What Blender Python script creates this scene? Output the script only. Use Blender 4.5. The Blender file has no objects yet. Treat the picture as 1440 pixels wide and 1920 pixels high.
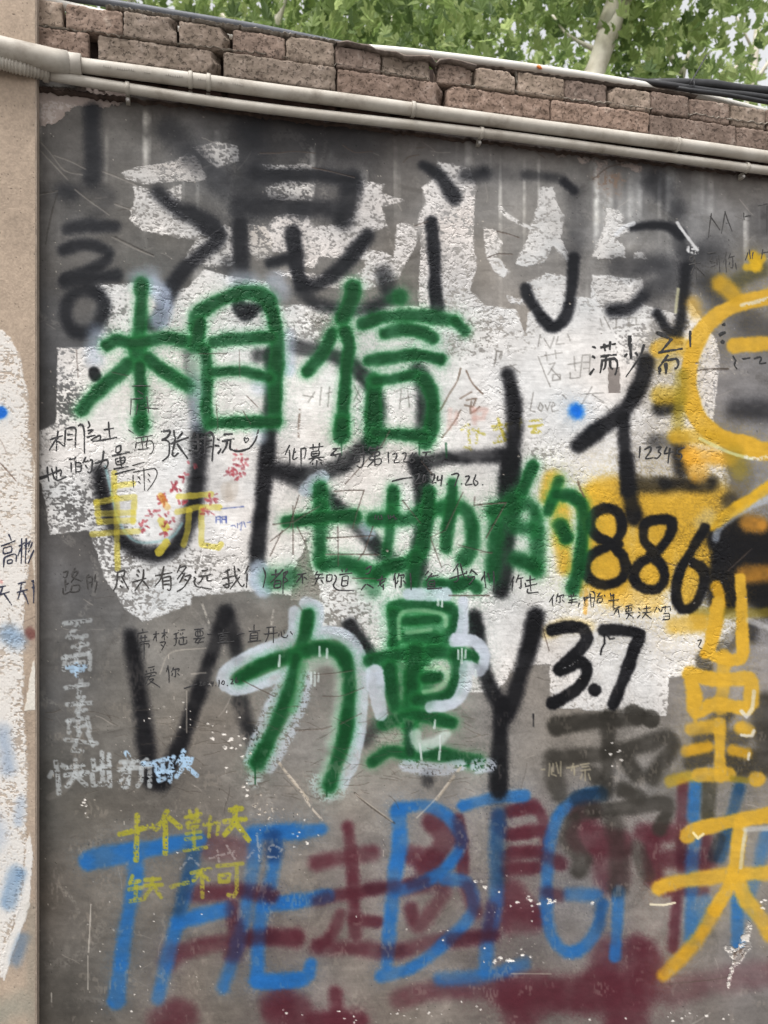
import bpy, math, random
import numpy as np
from mathutils import Vector, noise as mnoise

random.seed(7)
rng = np.random.default_rng(11)
scene = bpy.context.scene
COL = scene.collection

# ------------------------------------------------------------------ camera, sky, sun, exposure
F, TH, D = 1441.0, math.atan(0.253), 1.705          # focal length in photo pixels, yaw to the wall, distance on axis
CAMZ, CAMY = 1.5, -D * math.cos(math.atan(0.253))
cam_d = bpy.data.cameras.new('camera'); cam = bpy.data.objects.new('camera', cam_d); COL.objects.link(cam)
cam.location = (0, CAMY, CAMZ); cam.rotation_euler = (math.radians(90), 0, -TH)
cam_d.sensor_fit = 'VERTICAL'; cam_d.sensor_height = 24; cam_d.lens = 24 * F / 1920
cam_d.clip_start = 0.02; cam_d.clip_end = 600
scene.camera = cam
cam_d.dof.use_dof = True; cam_d.dof.focus_distance = 1.70; cam_d.dof.aperture_fstop = 3.6

SUN_EL, SUN_AZ = 64, 215       # degrees; azimuth clockwise from +Y: behind the camera, to its left
world = bpy.data.worlds.new('World'); scene.world = world; world.use_nodes = True
wn = world.node_tree; wn.nodes.clear()
sky = wn.nodes.new('ShaderNodeTexSky'); sky.sky_type = 'NISHITA'; sky.sun_disc = False
sky.sun_elevation = math.radians(SUN_EL); sky.sun_rotation = math.radians(SUN_AZ)
sky.dust_density = 4.0; sky.air_density = 1.0; sky.ozone_density = 1.0
hs = wn.nodes.new('ShaderNodeHueSaturation'); hs.inputs['Saturation'].default_value = 0.07; hs.inputs['Value'].default_value = 1.55   # overcast: white cloud cover
bg = wn.nodes.new('ShaderNodeBackground'); bg.inputs['Strength'].default_value = 0.15
wo = wn.nodes.new('ShaderNodeOutputWorld')
wn.links.new(sky.outputs[0], hs.inputs['Color']); wn.links.new(hs.outputs[0], bg.inputs['Color'])
wn.links.new(bg.outputs[0], wo.inputs['Surface'])
sd = bpy.data.lights.new('sun', 'SUN'); sd.energy = 2.3; sd.angle = math.radians(14); sd.color = (1.0, 0.985, 0.965)
sun = bpy.data.objects.new('sun', sd); COL.objects.link(sun)
_az, _el = math.radians(SUN_AZ), math.radians(SUN_EL)
sdir = Vector((math.sin(_az) * math.cos(_el), math.cos(_az) * math.cos(_el), math.sin(_el)))
sun.rotation_euler = sdir.to_track_quat('Z', 'Y').to_euler(); sun.location = (-2, -4, 6)
scene.view_settings.view_transform = 'Standard'; scene.view_settings.look = 'None'
scene.view_settings.gamma = 1; scene.view_settings.use_curve_mapping = False
scene.view_settings.exposure = 0.36
scene.cycles.max_bounces = 8
K_ALB = 0.80                   # photograph brightness -> surface albedo

# ------------------------------------------------------------------ helpers
CT, ST = math.cos(TH), math.sin(TH)
def at(px, py, Y=0.0):
    """the point on the vertical plane y = Y seen at photo pixel (px, py)"""
    u = (px - 720.0) / F; v = (960.0 - py) / F
    Z = (Y - CAMY) / (CT - u * ST)
    return (Z * (ST + u * CT), Y + 0 * Z, CAMZ + v * Z)

def srgb(h):
    h = h.lstrip('#'); return np.array([int(h[i:i + 2], 16) / 255 for i in (0, 2, 4)])
def lin(c):
    c = np.clip(c, 0, 1); return np.where(c <= 0.04045, c / 12.92, ((c + 0.055) / 1.055) ** 2.4)
def alb(h): return tuple(float(a) for a in lin(srgb(h)) * K_ALB) + (1,)

def tag(o, label=None, cat=None, group=None, kind=None):
    if label: o['label'] = label
    if cat: o['category'] = cat
    if group: o['group'] = group
    if kind: o['kind'] = kind
    return o
def empty(name, loc=(0, 0, 0)):
    o = bpy.data.objects.new(name, None); COL.objects.link(o); o.location = loc
    o.empty_display_size = 0.1; return o
def link(name, me, mat, parent=None):
    o = bpy.data.objects.new(name, me); COL.objects.link(o)
    if mat: me.materials.append(mat)
    if parent:
        o.parent = parent
        o.location = -Vector(parent.location)
    return o
def np_mesh(name, V, Q, smooth=False):
    me = bpy.data.meshes.new(name); Q = np.asarray(Q, dtype=np.int32); V = np.asarray(V, dtype=np.float32)
    k = Q.shape[1]
    me.vertices.add(len(V)); me.vertices.foreach_set('co', V.ravel())
    me.loops.add(Q.size); me.loops.foreach_set('vertex_index', Q.ravel())
    me.polygons.add(len(Q)); me.polygons.foreach_set('loop_start', np.arange(0, Q.size, k, dtype=np.int32))
    me.polygons.foreach_set('loop_total', np.full(len(Q), k, dtype=np.int32))
    me.update(calc_edges=True)
    me.polygons.foreach_set('use_smooth', np.full(len(Q), smooth)); 
    return me

class MB:
    def __init__(s): s.v = []; s.f = []
    def box(s, x0, x1, y0, y1, z0, z1):
        n = len(s.v); s.v += [(x, y, z) for z in (z0, z1) for y in (y0, y1) for x in (x0, x1)]
        s.f += [tuple(n + i for i in q) for q in ((0, 2, 3, 1), (4, 5, 7, 6), (0, 1, 5, 4), (2, 6, 7, 3), (0, 4, 6, 2), (1, 3, 7, 5))]
    def tube(s, pts, r, n=14, cap=True):
        pts = [Vector(p) for p in pts]; rs = r if isinstance(r, (list, tuple)) else [r] * len(pts)
        base = len(s.v); up = None
        for i, p in enumerate(pts):
            t = (pts[min(i + 1, len(pts) - 1)] - pts[max(i - 1, 0)]).normalized()
            if up is None: up = Vector((0, 0, 1)) if abs(t.z) < 0.9 else Vector((1, 0, 0))
            a = t.cross(up).normalized(); b = a.cross(t).normalized(); up = b
            for k in range(n):
                an = 2 * math.pi * k / n; s.v.append(tuple(p + (a * math.cos(an) + b * math.sin(an)) * rs[i]))
        for i in range(len(pts) - 1):
            for k in range(n):
                a0 = base + i * n + k; a1 = base + i * n + (k + 1) % n
                s.f.append((a0, a1, a1 + n, a0 + n))
        if cap:
            s.f.append(tuple(base + k for k in range(n))[::-1]); s.f.append(tuple(base + (len(pts) - 1) * n + k for k in range(n)))
    def build(s, name, mat, parent=None, smooth=False):
        me = bpy.data.meshes.new(name); me.from_pydata(s.v, [], s.f); me.update()
        if smooth: me.polygons.foreach_set('use_smooth', [len(p.vertices) == 4 for p in me.polygons])
        return link(name, me, mat, parent)

# ------------------------------------------------------------------ materials
def mat_new(name):
    m = bpy.data.materials.new(name); m.use_nodes = True
    nt = m.node_tree; return m, nt, nt.nodes['Principled BSDF']
def node(nt, t, **kw):
    n = nt.nodes.new(t)
    for k, v in kw.items():
        if k in n.inputs.keys(): n.inputs[k].default_value = v
        else: setattr(n, k, v)
    return n
def ramp(nt, src, stops):
    r = nt.nodes.new('ShaderNodeValToRGB'); cr = r.color_ramp
    while len(cr.elements) < len(stops): cr.elements.new(0.5)
    for e, (p, c) in zip(cr.elements, stops): e.position = p; e.color = c
    nt.links.new(src, r.inputs[0]); return r

def rough_mat(name, cols, scale=60, bump=0.4, dist=0.002, rough=0.85, detail=6, pits=False, spec=0.3):
    m, nt, b = mat_new(name); L = nt.links
    tc = node(nt, 'ShaderNodeNewGeometry')
    n1 = node(nt, 'ShaderNodeTexNoise', Scale=scale, Detail=detail, Roughness=0.65)
    L.new(tc.outputs['Position'], n1.inputs['Vector'])
    r = ramp(nt, n1.outputs['Fac'], [(0.28 + 0.44 * i / max(1, len(cols) - 1), c) for i, c in enumerate(cols)])
    colout = r.outputs[0]; h = n1.outputs['Fac']
    if pits:
        v = node(nt, 'ShaderNodeTexNoise', Scale=scale * 3.5, Detail=2.0, Roughness=0.6); L.new(tc.outputs['Position'], v.inputs['Vector'])
        pr = ramp(nt, v.outputs['Fac'], [(0.36, (0, 0, 0, 1)), (0.41, (1, 1, 1, 1))])
        mx = node(nt, 'ShaderNodeMix', data_type='RGBA', blend_type='MULTIPLY'); mx.inputs[0].default_value = 0.35
        L.new(colout, mx.inputs[6]); L.new(pr.outputs[0], mx.inputs[7]); colout = mx.outputs[2]
        ma = node(nt, 'ShaderNodeMath', operation='MULTIPLY_ADD'); ma.inputs[1].default_value = 0.8
        L.new(pr.outputs[0], ma.inputs[0]); L.new(h, ma.inputs[2]); h = ma.outputs[0]
    if pits:
        oi = node(nt, 'ShaderNodeObjectInfo'); rr = ramp(nt, oi.outputs['Random'], [(0, (.80, .80, .80, 1)), (1, (1.15, 1.12, 1.08, 1))])
        n2 = node(nt, 'ShaderNodeTexNoise', Scale=14.0, Detail=3.0); L.new(tc.outputs['Position'], n2.inputs['Vector']); r2 = ramp(nt, n2.outputs['Fac'], [(.35, (.80, .78, .78, 1)), (.65, (1.12, 1.12, 1.14, 1))])
        for q in (rr, r2):
            mx = node(nt, 'ShaderNodeMix', data_type='RGBA', blend_type='MULTIPLY'); mx.inputs[0].default_value = 1
            L.new(colout, mx.inputs[6]); L.new(q.outputs[0], mx.inputs[7]); colout = mx.outputs[2]
    L.new(colout, b.inputs['Base Color']); b.inputs['Roughness'].default_value = rough
    b.inputs['Specular IOR Level'].default_value = spec
    bp = node(nt, 'ShaderNodeBump', Strength=bump, Distance=dist); L.new(h, bp.inputs['Height']); L.new(bp.outputs[0], b.inputs['Normal'])
    return m

def paint_mat(name='painted_plaster'):
    m, nt, b = mat_new(name); L = nt.links
    a = node(nt, 'ShaderNodeAttribute', attribute_name='paint')
    g = node(nt, 'ShaderNodeNewGeometry')
    n = node(nt, 'ShaderNodeTexNoise', Scale=420.0, Detail=4.0, Roughness=0.7); L.new(g.outputs['Position'], n.inputs['Vector'])
    r = ramp(nt, n.outputs['Fac'], [(0.3, (0.92, 0.92, 0.92, 1)), (0.7, (1.07, 1.07, 1.07, 1))])
    mx = node(nt, 'ShaderNodeMix', data_type='RGBA', blend_type='MULTIPLY'); mx.inputs[0].default_value = 1
    L.new(a.outputs['Color'], mx.inputs[6]); L.new(r.outputs[0], mx.inputs[7]); L.new(mx.outputs[2], b.inputs['Base Color'])
    L.new(a.outputs['Alpha'], b.inputs['Roughness']); b.inputs['Specular IOR Level'].default_value = 0.16
    bp = node(nt, 'ShaderNodeBump', Strength=0.25, Distance=0.0005); L.new(n.outputs['Fac'], bp.inputs['Height']); L.new(bp.outputs[0], b.inputs['Normal'])
    return m
def ink_mat(name, hexcol, rough=0.6):
    m, nt, b = mat_new(name)
    g = node(nt, 'ShaderNodeNewGeometry'); n = node(nt, 'ShaderNodeTexNoise', Scale=160.0, Detail=3.0); nt.links.new(g.outputs['Position'], n.inputs['Vector'])
    c = alb(hexcol); c2 = tuple(min(1, x * 1.4 + 0.02) for x in c[:3]) + (1,)
    r = ramp(nt, n.outputs['Fac'], [(0.45, c), (0.72, c2)]); nt.links.new(r.outputs[0], b.inputs['Base Color'])
    b.inputs['Roughness'].default_value = rough; return m

M = {}
M['paint'] = paint_mat()
M['brick'] = rough_mat('fired_brick', [alb('#675a50'), alb('#85786b'), alb('#948578'), alb('#aa9e92')], 38, 1.0, 0.004, 0.95, 9, pits=True, spec=0.15)
M['brick_red'] = rough_mat('red_fired_brick', [alb('#66564c'), alb('#857265'), alb('#937f72'), alb('#aa998c')], 42, 1.0, 0.004, 0.95, 9, pits=True, spec=0.15)
M['brick_grey'] = rough_mat('grey_fired_brick', [alb('#615249'), alb('#807065'), alb('#8e7c70'), alb('#a89a8e')], 40, 1.0, 0.004, 0.95, 9, pits=True, spec=0.15)
M['brick_shaded'] = rough_mat('shade_darkened_brick', [alb('#2e2421'), alb('#46352f'), alb('#5a463e')], 42, 1.0, 0.004, 0.95, 9, spec=0.1)  # third course: deep shade behind the pipes put into the brick colour
M['mortar'] = rough_mat('crumbling_mortar', [alb('#4c433d'), alb('#6e625a'), alb('#8a7d72')], 90, 1.0, 0.003, 0.95, 8)
M['mortar_pale'] = rough_mat('pale_mortar', [alb('#8a8076'), alb('#a99f93'), alb('#c0b8ac')], 110, 1.0, 0.003, 0.95, 8)
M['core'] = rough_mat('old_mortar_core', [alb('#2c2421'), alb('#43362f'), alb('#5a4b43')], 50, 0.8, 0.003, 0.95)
M['cement'] = rough_mat('grey_cement_render', [alb('#6d6862'), alb('#837c74'), alb('#938b81')], 9, 0.4, 0.003, 0.85, 9)
M['stucco'] = rough_mat('tan_stucco', [alb('#8f8276'), alb('#a89889'), alb('#b4a596')], 60, 0.5, 0.002, 0.9)
M['pvc'] = rough_mat('dusty_white_pvc', [alb('#857b6f'), alb('#b0a89c'), alb('#bfb8ad'), alb('#cac4ba')], 11, 0.2, 0.001, 0.6, 12, spec=0.4)
M['pvc_clean'] = rough_mat('white_pvc', [alb('#cfc9be'), alb('#dcd8cf'), alb('#e4e0d8')], 10, 0.05, 0.001, 0.4, 5, spec=0.4)
M['clip'] = rough_mat('plastic_clip', [alb('#a39b90'), alb('#bdb6aa')], 40, 0.1, 0.001, 0.5)
M['black_plastic'] = rough_mat('black_cable_sheath', [(0.012, 0.012, 0.013, 1), (0.03, 0.03, 0.032, 1)], 60, 0.1, 0.001, 0.4)
M['grey_cable'] = rough_mat('grey_cable_sheath', [(0.07, 0.075, 0.085, 1), (0.12, 0.125, 0.14, 1)], 30, 0.1, 0.001, 0.5)
M['orange'] = ink_mat('orange_paint', '#e07a28')
M['screw'] = ink_mat('screw_head', '#b9b4ae', 0.35)
M['ground'] = rough_mat('worn_concrete_ground', [(0.10, 0.095, 0.09, 1), (0.17, 0.16, 0.15, 1)], 6, 0.3, 0.004, 0.9, 8)
M['bark'] = rough_mat('plane_tree_bark', [alb('#a29a87'), alb('#c9c1ae'), alb('#dcd5c4'), alb('#ebe6d8')], 7, 0.5, 0.01, 0.85, 9)

def leaf_mat(name, c1, c2, c3):
    m, nt, b = mat_new(name); L = nt.links
    oi = node(nt, 'ShaderNodeAttribute', attribute_name='tone')
    r = ramp(nt, oi.outputs['Fac'], [(0.0, c1), (0.5, c2), (1.0, c3)])
    L.new(r.outputs[0], b.inputs['Base Color']); b.inputs['Roughness'].default_value = 0.55; b.inputs['Specular IOR Level'].default_value = 0.3
    tr = node(nt, 'ShaderNodeBsdfTranslucent'); L.new(r.outputs[0], tr.inputs['Color'])
    ad = node(nt, 'ShaderNodeMixShader'); ad.inputs[0].default_value = 0.62
    out = nt.nodes['Material Output']; L.new(b.outputs[0], ad.inputs[1]); L.new(tr.outputs[0], ad.inputs[2]); L.new(ad.outputs[0], out.inputs['Surface'])
    return m
M['leaf'] = leaf_mat('plane_leaves', (0.11, 0.17, 0.055, 1), (0.25, 0.34, 0.11, 1), (0.50, 0.58, 0.25, 1))

# ------------------------------------------------------------------ the painted wall face as a dense sheet
def smooth(t): t = np.clip(t, 0, 1); return t * t * (3 - 2 * t)
def catmull(P, step=9.0):
    P = np.asarray(P, float)
    if len(P) < 3: return P
    Q = np.vstack([2 * P[0] - P[1], P, 2 * P[-1] - P[-2]]); out = []
    for i in range(1, len(Q) - 2):
        n = max(1, int(np.hypot(*(Q[i + 1] - Q[i])[:2]) / step)); t = np.arange(n)[:, None] / n
        a, b_, c, d_ = Q[i - 1], Q[i], Q[i + 1], Q[i + 2]
        out.append(0.5 * (2 * b_ + (c - a) * t + (2 * a - 5 * b_ + 4 * c - d_) * t * t + (-a + 3 * b_ - 3 * c + d_) * t ** 3))
    out.append(Q[-2][None]); return np.vstack(out)

def eq(h):
    """spread a noise field evenly over 0..1"""
    z = (h - h.mean()) / (h.std() + 1e-6); return (1 / (1 + np.exp(-1.702 * z))).astype(np.float32)

class Canvas:
    def __init__(s, xs, ys, Y):
        s.xs, s.ys, s.Y = xs, ys, Y; s.nx, s.ny = len(xs), len(ys)
        s.C = np.zeros((s.ny, s.nx, 3), np.float32); s.H = np.zeros((s.ny, s.nx), np.float32)
        s.R = np.full((s.ny, s.nx), 0.85, np.float32); s.ID = np.zeros((s.ny, s.nx), np.int32)
        s.f1 = s.fbm(3.2, 2, 1); s.f2 = s.fbm(9, 3, 2); s.f3 = s.fbm(60, 4, 3)
        s.brushx = s.noise(16, 2.3, 5) * 0.6 + s.noise(34, 4.0, 6) * 0.4
        s.grain = s.noise(2.0, 2.0, 9)
        s.hpoly = eq(eq(s.noise(6.5, 3.0, 15)) * 0.42 + eq(s.f1) * 0.42 + eq(s.f2) * 0.34 + eq(s.brushx) * .16 + eq(s.noise(2.6, 2.6, 16)) * .2)
        s.mod = eq(s.fbm(34, 3, 14))
        s.hstr = eq(s.brushx * 0.5 + s.f1 * 0.5 + eq(s.f1) * .2)
    def noise(s, sx, sy, seed):
        r = np.random.default_rng(seed * 7919 + 13)
        def ax(c, sc):
            t = (c - c[0]) / sc; i = np.floor(t).astype(int); f = t - i; return i, (f * f * (3 - 2 * f)).astype(np.float32)
        ix, fx = ax(s.xs, sx); iy, fy = ax(s.ys, sy)
        Rn = r.random((iy[-1] + 2, ix[-1] + 2), dtype=np.float32)
        A = Rn[iy] * (1 - fy[:, None]) + Rn[iy + 1] * fy[:, None]
        return A[:, ix] * (1 - fx) + A[:, ix + 1] * fx
    def fbm(s, sc, octv, seed, ratio=1.0):
        tot = 0; a = 1; n = 0
        for o in range(octv): tot = tot + a * s.noise(sc * ratio / 2 ** o, sc / 2 ** o, seed * 31 + o); n += a; a *= 0.55
        return tot / n
    def win(s, x0, y0, x1, y1):
        a, b_ = np.searchsorted(s.xs, [x0, x1]); c, d_ = np.searchsorted(s.ys, [y0, y1]); return slice(c, d_), slice(a, b_)
    def apply(s, w, a, col, rough, i, hgt=0.0, idthr=0.5):
        a = np.clip(a, 0, 1)[..., None]
        s.C[w] = s.C[w] * (1 - a) + col * a; a = a[..., 0]
        if rough is not None: s.R[w] = s.R[w] * (1 - a) + rough * a
        if i is not None: s.ID[w] = np.where(a > idthr, i, s.ID[w])
        s.H[w] += hgt * a
    def stroke(s, P, w, soft, op, col, i=None, rough=0.5, dry=0.0, curve=True, haze=0.10, w2=None, hgt=0.0):
        P = np.asarray(P, float)
        if curve: P = catmull(P)
        if len(P) == 1: P = np.vstack([P, P + [[0.5, 0]]])
        n = len(P); ww = np.linspace(w, w2 if w2 else w, n)
        if w > 5: ph = (P[0, 0] * 1.7 + P[0, 1]) % 6.28; arc = np.concatenate([[0], np.cumsum(np.hypot(*(P[1:] - P[:-1]).T))]); ww = ww * (1 + .09 * np.sin(arc / 23 + ph) + .06 * np.sin(arc / 9.5 + 2 * ph))
        prs = (P[0, 0] * .37 + P[0, 1] * .73) % 6.28; m = max(w, w2 or 0) + soft * 4 + 4 + (w * 3 if haze and w > 6 else 0)
        wi = s.win(P[:, 0].min() - m, P[:, 1].min() - m, P[:, 0].max() + m, P[:, 1].max() + m)
        X = s.xs[wi[1]][None, :].astype(np.float32); Yy = s.ys[wi[0]][:, None].astype(np.float32)
        if X.size == 0 or Yy.size == 0: return
        sd_ = np.full((Yy.shape[0], X.shape[1]), 1e6, np.float32)
        for k in range(n - 1):
            ax, ay = P[k]; dx, dy = P[k + 1] - P[k]; L2 = dx * dx + dy * dy + 1e-9
            # local window for speed
            lw = m
            x0, x1 = min(ax, ax + dx) - lw, max(ax, ax + dx) + lw; y0, y1 = min(ay, ay + dy) - lw, max(ay, ay + dy) + lw
            a0, a1 = np.searchsorted(X[0], [x0, x1]); b0, b1 = np.searchsorted(Yy[:, 0], [y0, y1])
            Xs, Ys = X[:, a0:a1], Yy[b0:b1]
            t = np.clip(((Xs - ax) * dx + (Ys - ay) * dy) / L2, 0, 1)
            d = np.hypot(Xs - ax - t * dx, Ys - ay - t * dy) - (ww[k] * (1 - t) + ww[k + 1] * t)
            v = sd_[b0:b1, a0:a1]; np.minimum(v, d, out=v)
        f1, f2, f3 = s.f1[wi], s.f2[wi], s.f3[wi]
        sd_ = sd_ + (f2 - 0.5) * min(3.0, w * 0.5) + (f1 - 0.5) * min(1.4, soft * 0.5 + 0.4)
        inn = soft * 0.45 if soft < 4.5 else min(soft * 0.65, w * 0.8)
        a = 1 - smooth((sd_ + inn) / (inn + soft * 1.35))
        a = a + haze * np.exp(-np.clip(sd_, 0, None) / (soft * 1.4 + 1e-3)) * (1 - a)
        if haze and w > 6:
            ov = .06 * np.exp(-np.clip(sd_, 0, None) / (w * 1.5)) * (sd_ < w * 5); ov = ov * smooth((s.grain[wi] - .35) / .4) * 1.3; a = a + ov * (1 - a)
        a = a + (s.grain[wi] - 0.5) * 0.8 * a * (1 - a)
        md = s.mod[wi]
        a = a * op * (1.04 - (0.12 if op > .93 else 0.32) * md)
        if dry > 0:
            a = a * smooth((s.hstr[wi] - dry + 0.12) / 0.22)
        s.apply(wi, a, col, rough, i, hgt)
    def poly(s, P, col, i=None, edge=4.0, rag=6.0, op=1.0, dry=0.0, drys=(), rough=0.7, hgt=0.0, edgedry=0.0):
        P = np.asarray(P, float); m = rag + edge + 8
        wi = s.win(P[:, 0].min() - m, P[:, 1].min() - m, P[:, 0].max() + m, P[:, 1].max() + m)
        X = s.xs[wi[1]][None, :].astype(np.float32) + 0 * s.ys[wi[0]][:, None].astype(np.float32); Yy = s.ys[wi[0]][:, None].astype(np.float32) + 0 * X
        if X.size == 0: return
        d = np.full(X.shape, 1e9, np.float32); ins = np.zeros(X.shape, bool)
        for k in range(len(P)):
            ax, ay = P[k]; bx, by = P[(k + 1) % len(P)]; dx, dy = bx - ax, by - ay
            t = np.clip(((X - ax) * dx + (Yy - ay) * dy) / (dx * dx + dy * dy + 1e-9), 0, 1)
            d = np.minimum(d, (X - ax - t * dx) ** 2 + (Yy - ay - t * dy) ** 2)
            c = ((ay > Yy) != (by > Yy)); ins ^= c & (X < (bx - ax) * (Yy - ay) / ((by - ay) or 1e-9) + ax)
        d = np.sqrt(d); sd_ = np.where(ins, -d, d)
        br = s.brushx[wi]; f1 = s.f1[wi]; f2 = s.f2[wi]
        sd_ = sd_ + (f2 - 0.5) * rag * 1.6 + (f1 - 0.5) * rag * 0.9
        a = 1 - smooth((sd_ + edge * 0.5) / edge)
        dr = np.full(X.shape, dry, np.float32)
        if edgedry: dr = np.maximum(dr, edgedry * np.exp(np.clip(sd_, -90, 0) / 14.0))
        for (cx, cy, rx, ry, st) in drys: dr = np.maximum(dr, st * np.exp(-(((X - cx) / rx) ** 2 + ((Yy - cy) / ry) ** 2) ** 1.5))
        fl = .30 * np.clip(1 - dr * 1.4, 0, 1) + .12; cov = fl + (1 - fl) * smooth((s.hpoly[wi] - dr + 0.12) / 0.26)
        a = a * np.where(dr > 0.02, cov, 1) * op
        s.apply(wi, a, col, rough, i, hgt, 0.45)
    def sample(s, px, py):
        i = min(max(np.searchsorted(s.xs, px), 0), s.nx - 1); j = min(max(np.searchsorted(s.ys, py), 0), s.ny - 1)
        return float(s.H[j, i])

FR = {'A': (60, 180, 3.6), 'B': (420, 180, 3.2727), 'C': (800, 220, 3.789), 'D': (1080, 260, 4.0), 'E': (60, 500, 2.88),
      'F': (520, 500, 3.2727), 'G': (60, 780, 3.2727), 'H': (460, 800, 2.88), 'I': (900, 560, 2.667), 'J': (900, 860, 2.667),
      'K': (380, 1080, 2.4828), 'L': (960, 1130, 3.0), 'M': (60, 1130, 2.88), 'N': (60, 1480, 2.88), 'O': (500, 1440, 2.88),
      'P': (960, 1440, 3.0), 'Q': (0, 560, 2.8235), 'R': (0, 1200, 2.667), 'X': (0, 0, 1.0)}
def pts(fr, txt):
    ox, oy, k = FR[fr]; out = []
    for st in txt.split(';'):
        p = [tuple(float(q) for q in a.split(',')) for a in st.split()]
        if p: out.append([(ox + x / k, oy + y / k) for x, y in p])
    return out

g_f = np.arange(56, 1447, 1.7)
ext = [g_f[-1]]; st_ = 2.0
while ext[-1] < 2300: ext.append(ext[-1] + st_); st_ = min(9, st_ * 1.06)
xs = np.concatenate([g_f, ext[1:]]); ys = np.arange(150, 1932, 1.7)
cv = Canvas(xs, ys, 0.0)

# -- bare cement: tones measured at points over the wall, blended, then mottled and streaked
TONE = """100,300,625e5a 300,260,6a6661 480,250,55524f 640,250,504d4b 900,280,736f6b 1000,400,87827b 1150,350,75716c 1300,380,837e78
1400,420,7f7a75 640,520,8a837b 1000,540,8f8880 100,600,605c58 85,850,55524f 110,1050,6b6764 100,1250,67635e 100,1500,5f5b54 90,1700,625a52
90,1850,564f46 180,1750,7b7369 300,1250,8a8379 450,1350,857c72 250,1650,857c71 700,1480,948b80 640,1560,968d83 950,1330,948c83 1150,1400,8d867e
1380,750,8c8682 1400,1200,908984 400,1850,7b7268 700,1850,877d73 1200,1700,8e857b 1300,1850,857c74 1000,1850,7f766d 300,450,716d67 200,420,6c6863
1900,600,8a847e 1900,1400,8a8279"""
num = np.zeros((cv.ny, cv.nx, 3), np.float32); den = np.zeros((cv.ny, cv.nx), np.float32)
for t in TONE.split():
    x, y, c = t.split(','); d2 = ((xs[None, :] - float(x)) / 120) ** 2 + ((ys[:, None] - float(y)) / 120) ** 2
    wgt = (1 / (1 + d2) ** 2).astype(np.float32); num += wgt[..., None] * srgb(c).astype(np.float32); den += wgt
cv.C[:] = num / den[..., None]
mott = cv.fbm(110, 5, 21); m2 = cv.fbm(26, 4, 22); streak = cv.noise(9, 230, 23) * 0.6 + cv.noise(22, 320, 24) * 0.4; hst = cv.fbm(12, 4, 25, 6.0)
topw = np.exp(-np.clip(ys[:, None] - 230 - 0.13 * xs[None, :], 0, None) / 130).astype(np.float32)
cv.C *= (1 + (mott - 0.5) * 0.34 + (m2 - 0.5) * 0.16 + (hst - .5) * 0.10 + (cv.f1 - 0.5) * 0.07)[..., None]
cv.C += ((streak - 0.55).clip(0) * 1.0 * topw * smooth((cv.fbm(70, 4, 26) - .38) / .25) * (.6 + .8 * cv.f2))[..., None] * np.array([1, .98, .92], np.float32)
cv.C *= np.array([.972, .992, 1.022], np.float32)
warm = cv.fbm(170, 3, 29)[..., None]; cv.C *= 1 + (warm - 0.5) * np.array([0.05, 0.0, -0.07], np.float32)
cv.H += (mott - 0.5) * 0.0035 + (m2 - 0.5) * 0.0010 + (hst - .5) * 0.0006 + (cv.f2 - .5) * 0.00015
for _ in range(420):      # broad faint trowel sweeps and scuffs
    x, y = rng.uniform(60, 1500), rng.uniform(200, 1930); a = rng.choice([0.15, -0.6, 1.57, 0.9]) + rng.normal(0, .35); ln = rng.uniform(30, 130); k2 = rng.normal(0, .25)
    P = [(x + math.cos(a + k2 * q) * ln * q / 3, y + math.sin(a + k2 * q) * ln * q / 3) for q in range(4)]
    t_ = rng.random() < .5
    cv.stroke(P, rng.uniform(1.5, 9), rng.uniform(1, 3), rng.uniform(.08, .26), srgb('#b0aaa2') if t_ else srgb('#4b4742'), haze=0, rough=None, dry=rng.uniform(.1, .6), hgt=(.0002 if t_ else -.0003))
# fine pale trowel scratches and specks in the cement
spk = (cv.noise(2.6, 5.0, 41) > 0.965) & (cv.fbm(45, 3, 42) > 0.52)
cv.C[spk] = cv.C[spk] * 0.4 + srgb('#cfc6ba') * 0.6
spk = (cv.noise(2.4, 2.4, 43) > 0.975) & (cv.fbm(40, 3, 44) > 0.5)
cv.C[spk] *= 0.6
def scratch(x, y, ang, ln, col, w=0.7, op=0.6, hgt=-0.0004):
    n = 5; P = [(x, y)]
    for k in range(n):
        ang += rng.normal(0, 0.12); P.append((P[-1][0] + math.cos(ang) * ln / n, P[-1][1] + math.sin(ang) * ln / n))
    cv.stroke(P, w, 0.9, op, col, haze=0, rough=None, hgt=hgt)
for _ in range(260):
    x, y = rng.uniform(70, 1440), rng.uniform(250, 1925)
    a = rng.choice([0.1, -0.5, 0.8, 1.57]) + rng.normal(0, 0.25)
    scratch(x, y, a, rng.uniform(6, 40) * (1.6 if a > 1.3 else 1), srgb('#c3bab0') if rng.random() < 0.65 else srgb('#46403b'), rng.uniform(0.2, 0.6), rng.uniform(0.15, 0.45))

# ---- colours
BLK, BLKS = srgb('#1d1e23'), srgb('#16161a')
WHT, WHT2 = srgb('#d9d6d3'), srgb('#dddad8')
GRN, YEL, BLU, MAR, OUT = srgb('#0b4322'), srgb('#cfa63c'), srgb('#2a6cab'), srgb('#5a2b35'), srgb('#c2c8d2')
OLV = srgb('#93812a')
PARTS = {}                       # id -> (name, label)
def pid(name, label): PARTS[len(PARTS) + 1] = (name, label); return len(PARTS)
WORN = 0.0
def S(fr, w, soft, op, txt, col, i=None, **kw):
    kw.setdefault('dry', WORN)
    w2 = None
    if isinstance(w, tuple): w, w2 = w
    for p in pts(fr, txt): cv.stroke(p, w, soft, op, col, i, w2=w2, **kw)

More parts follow.
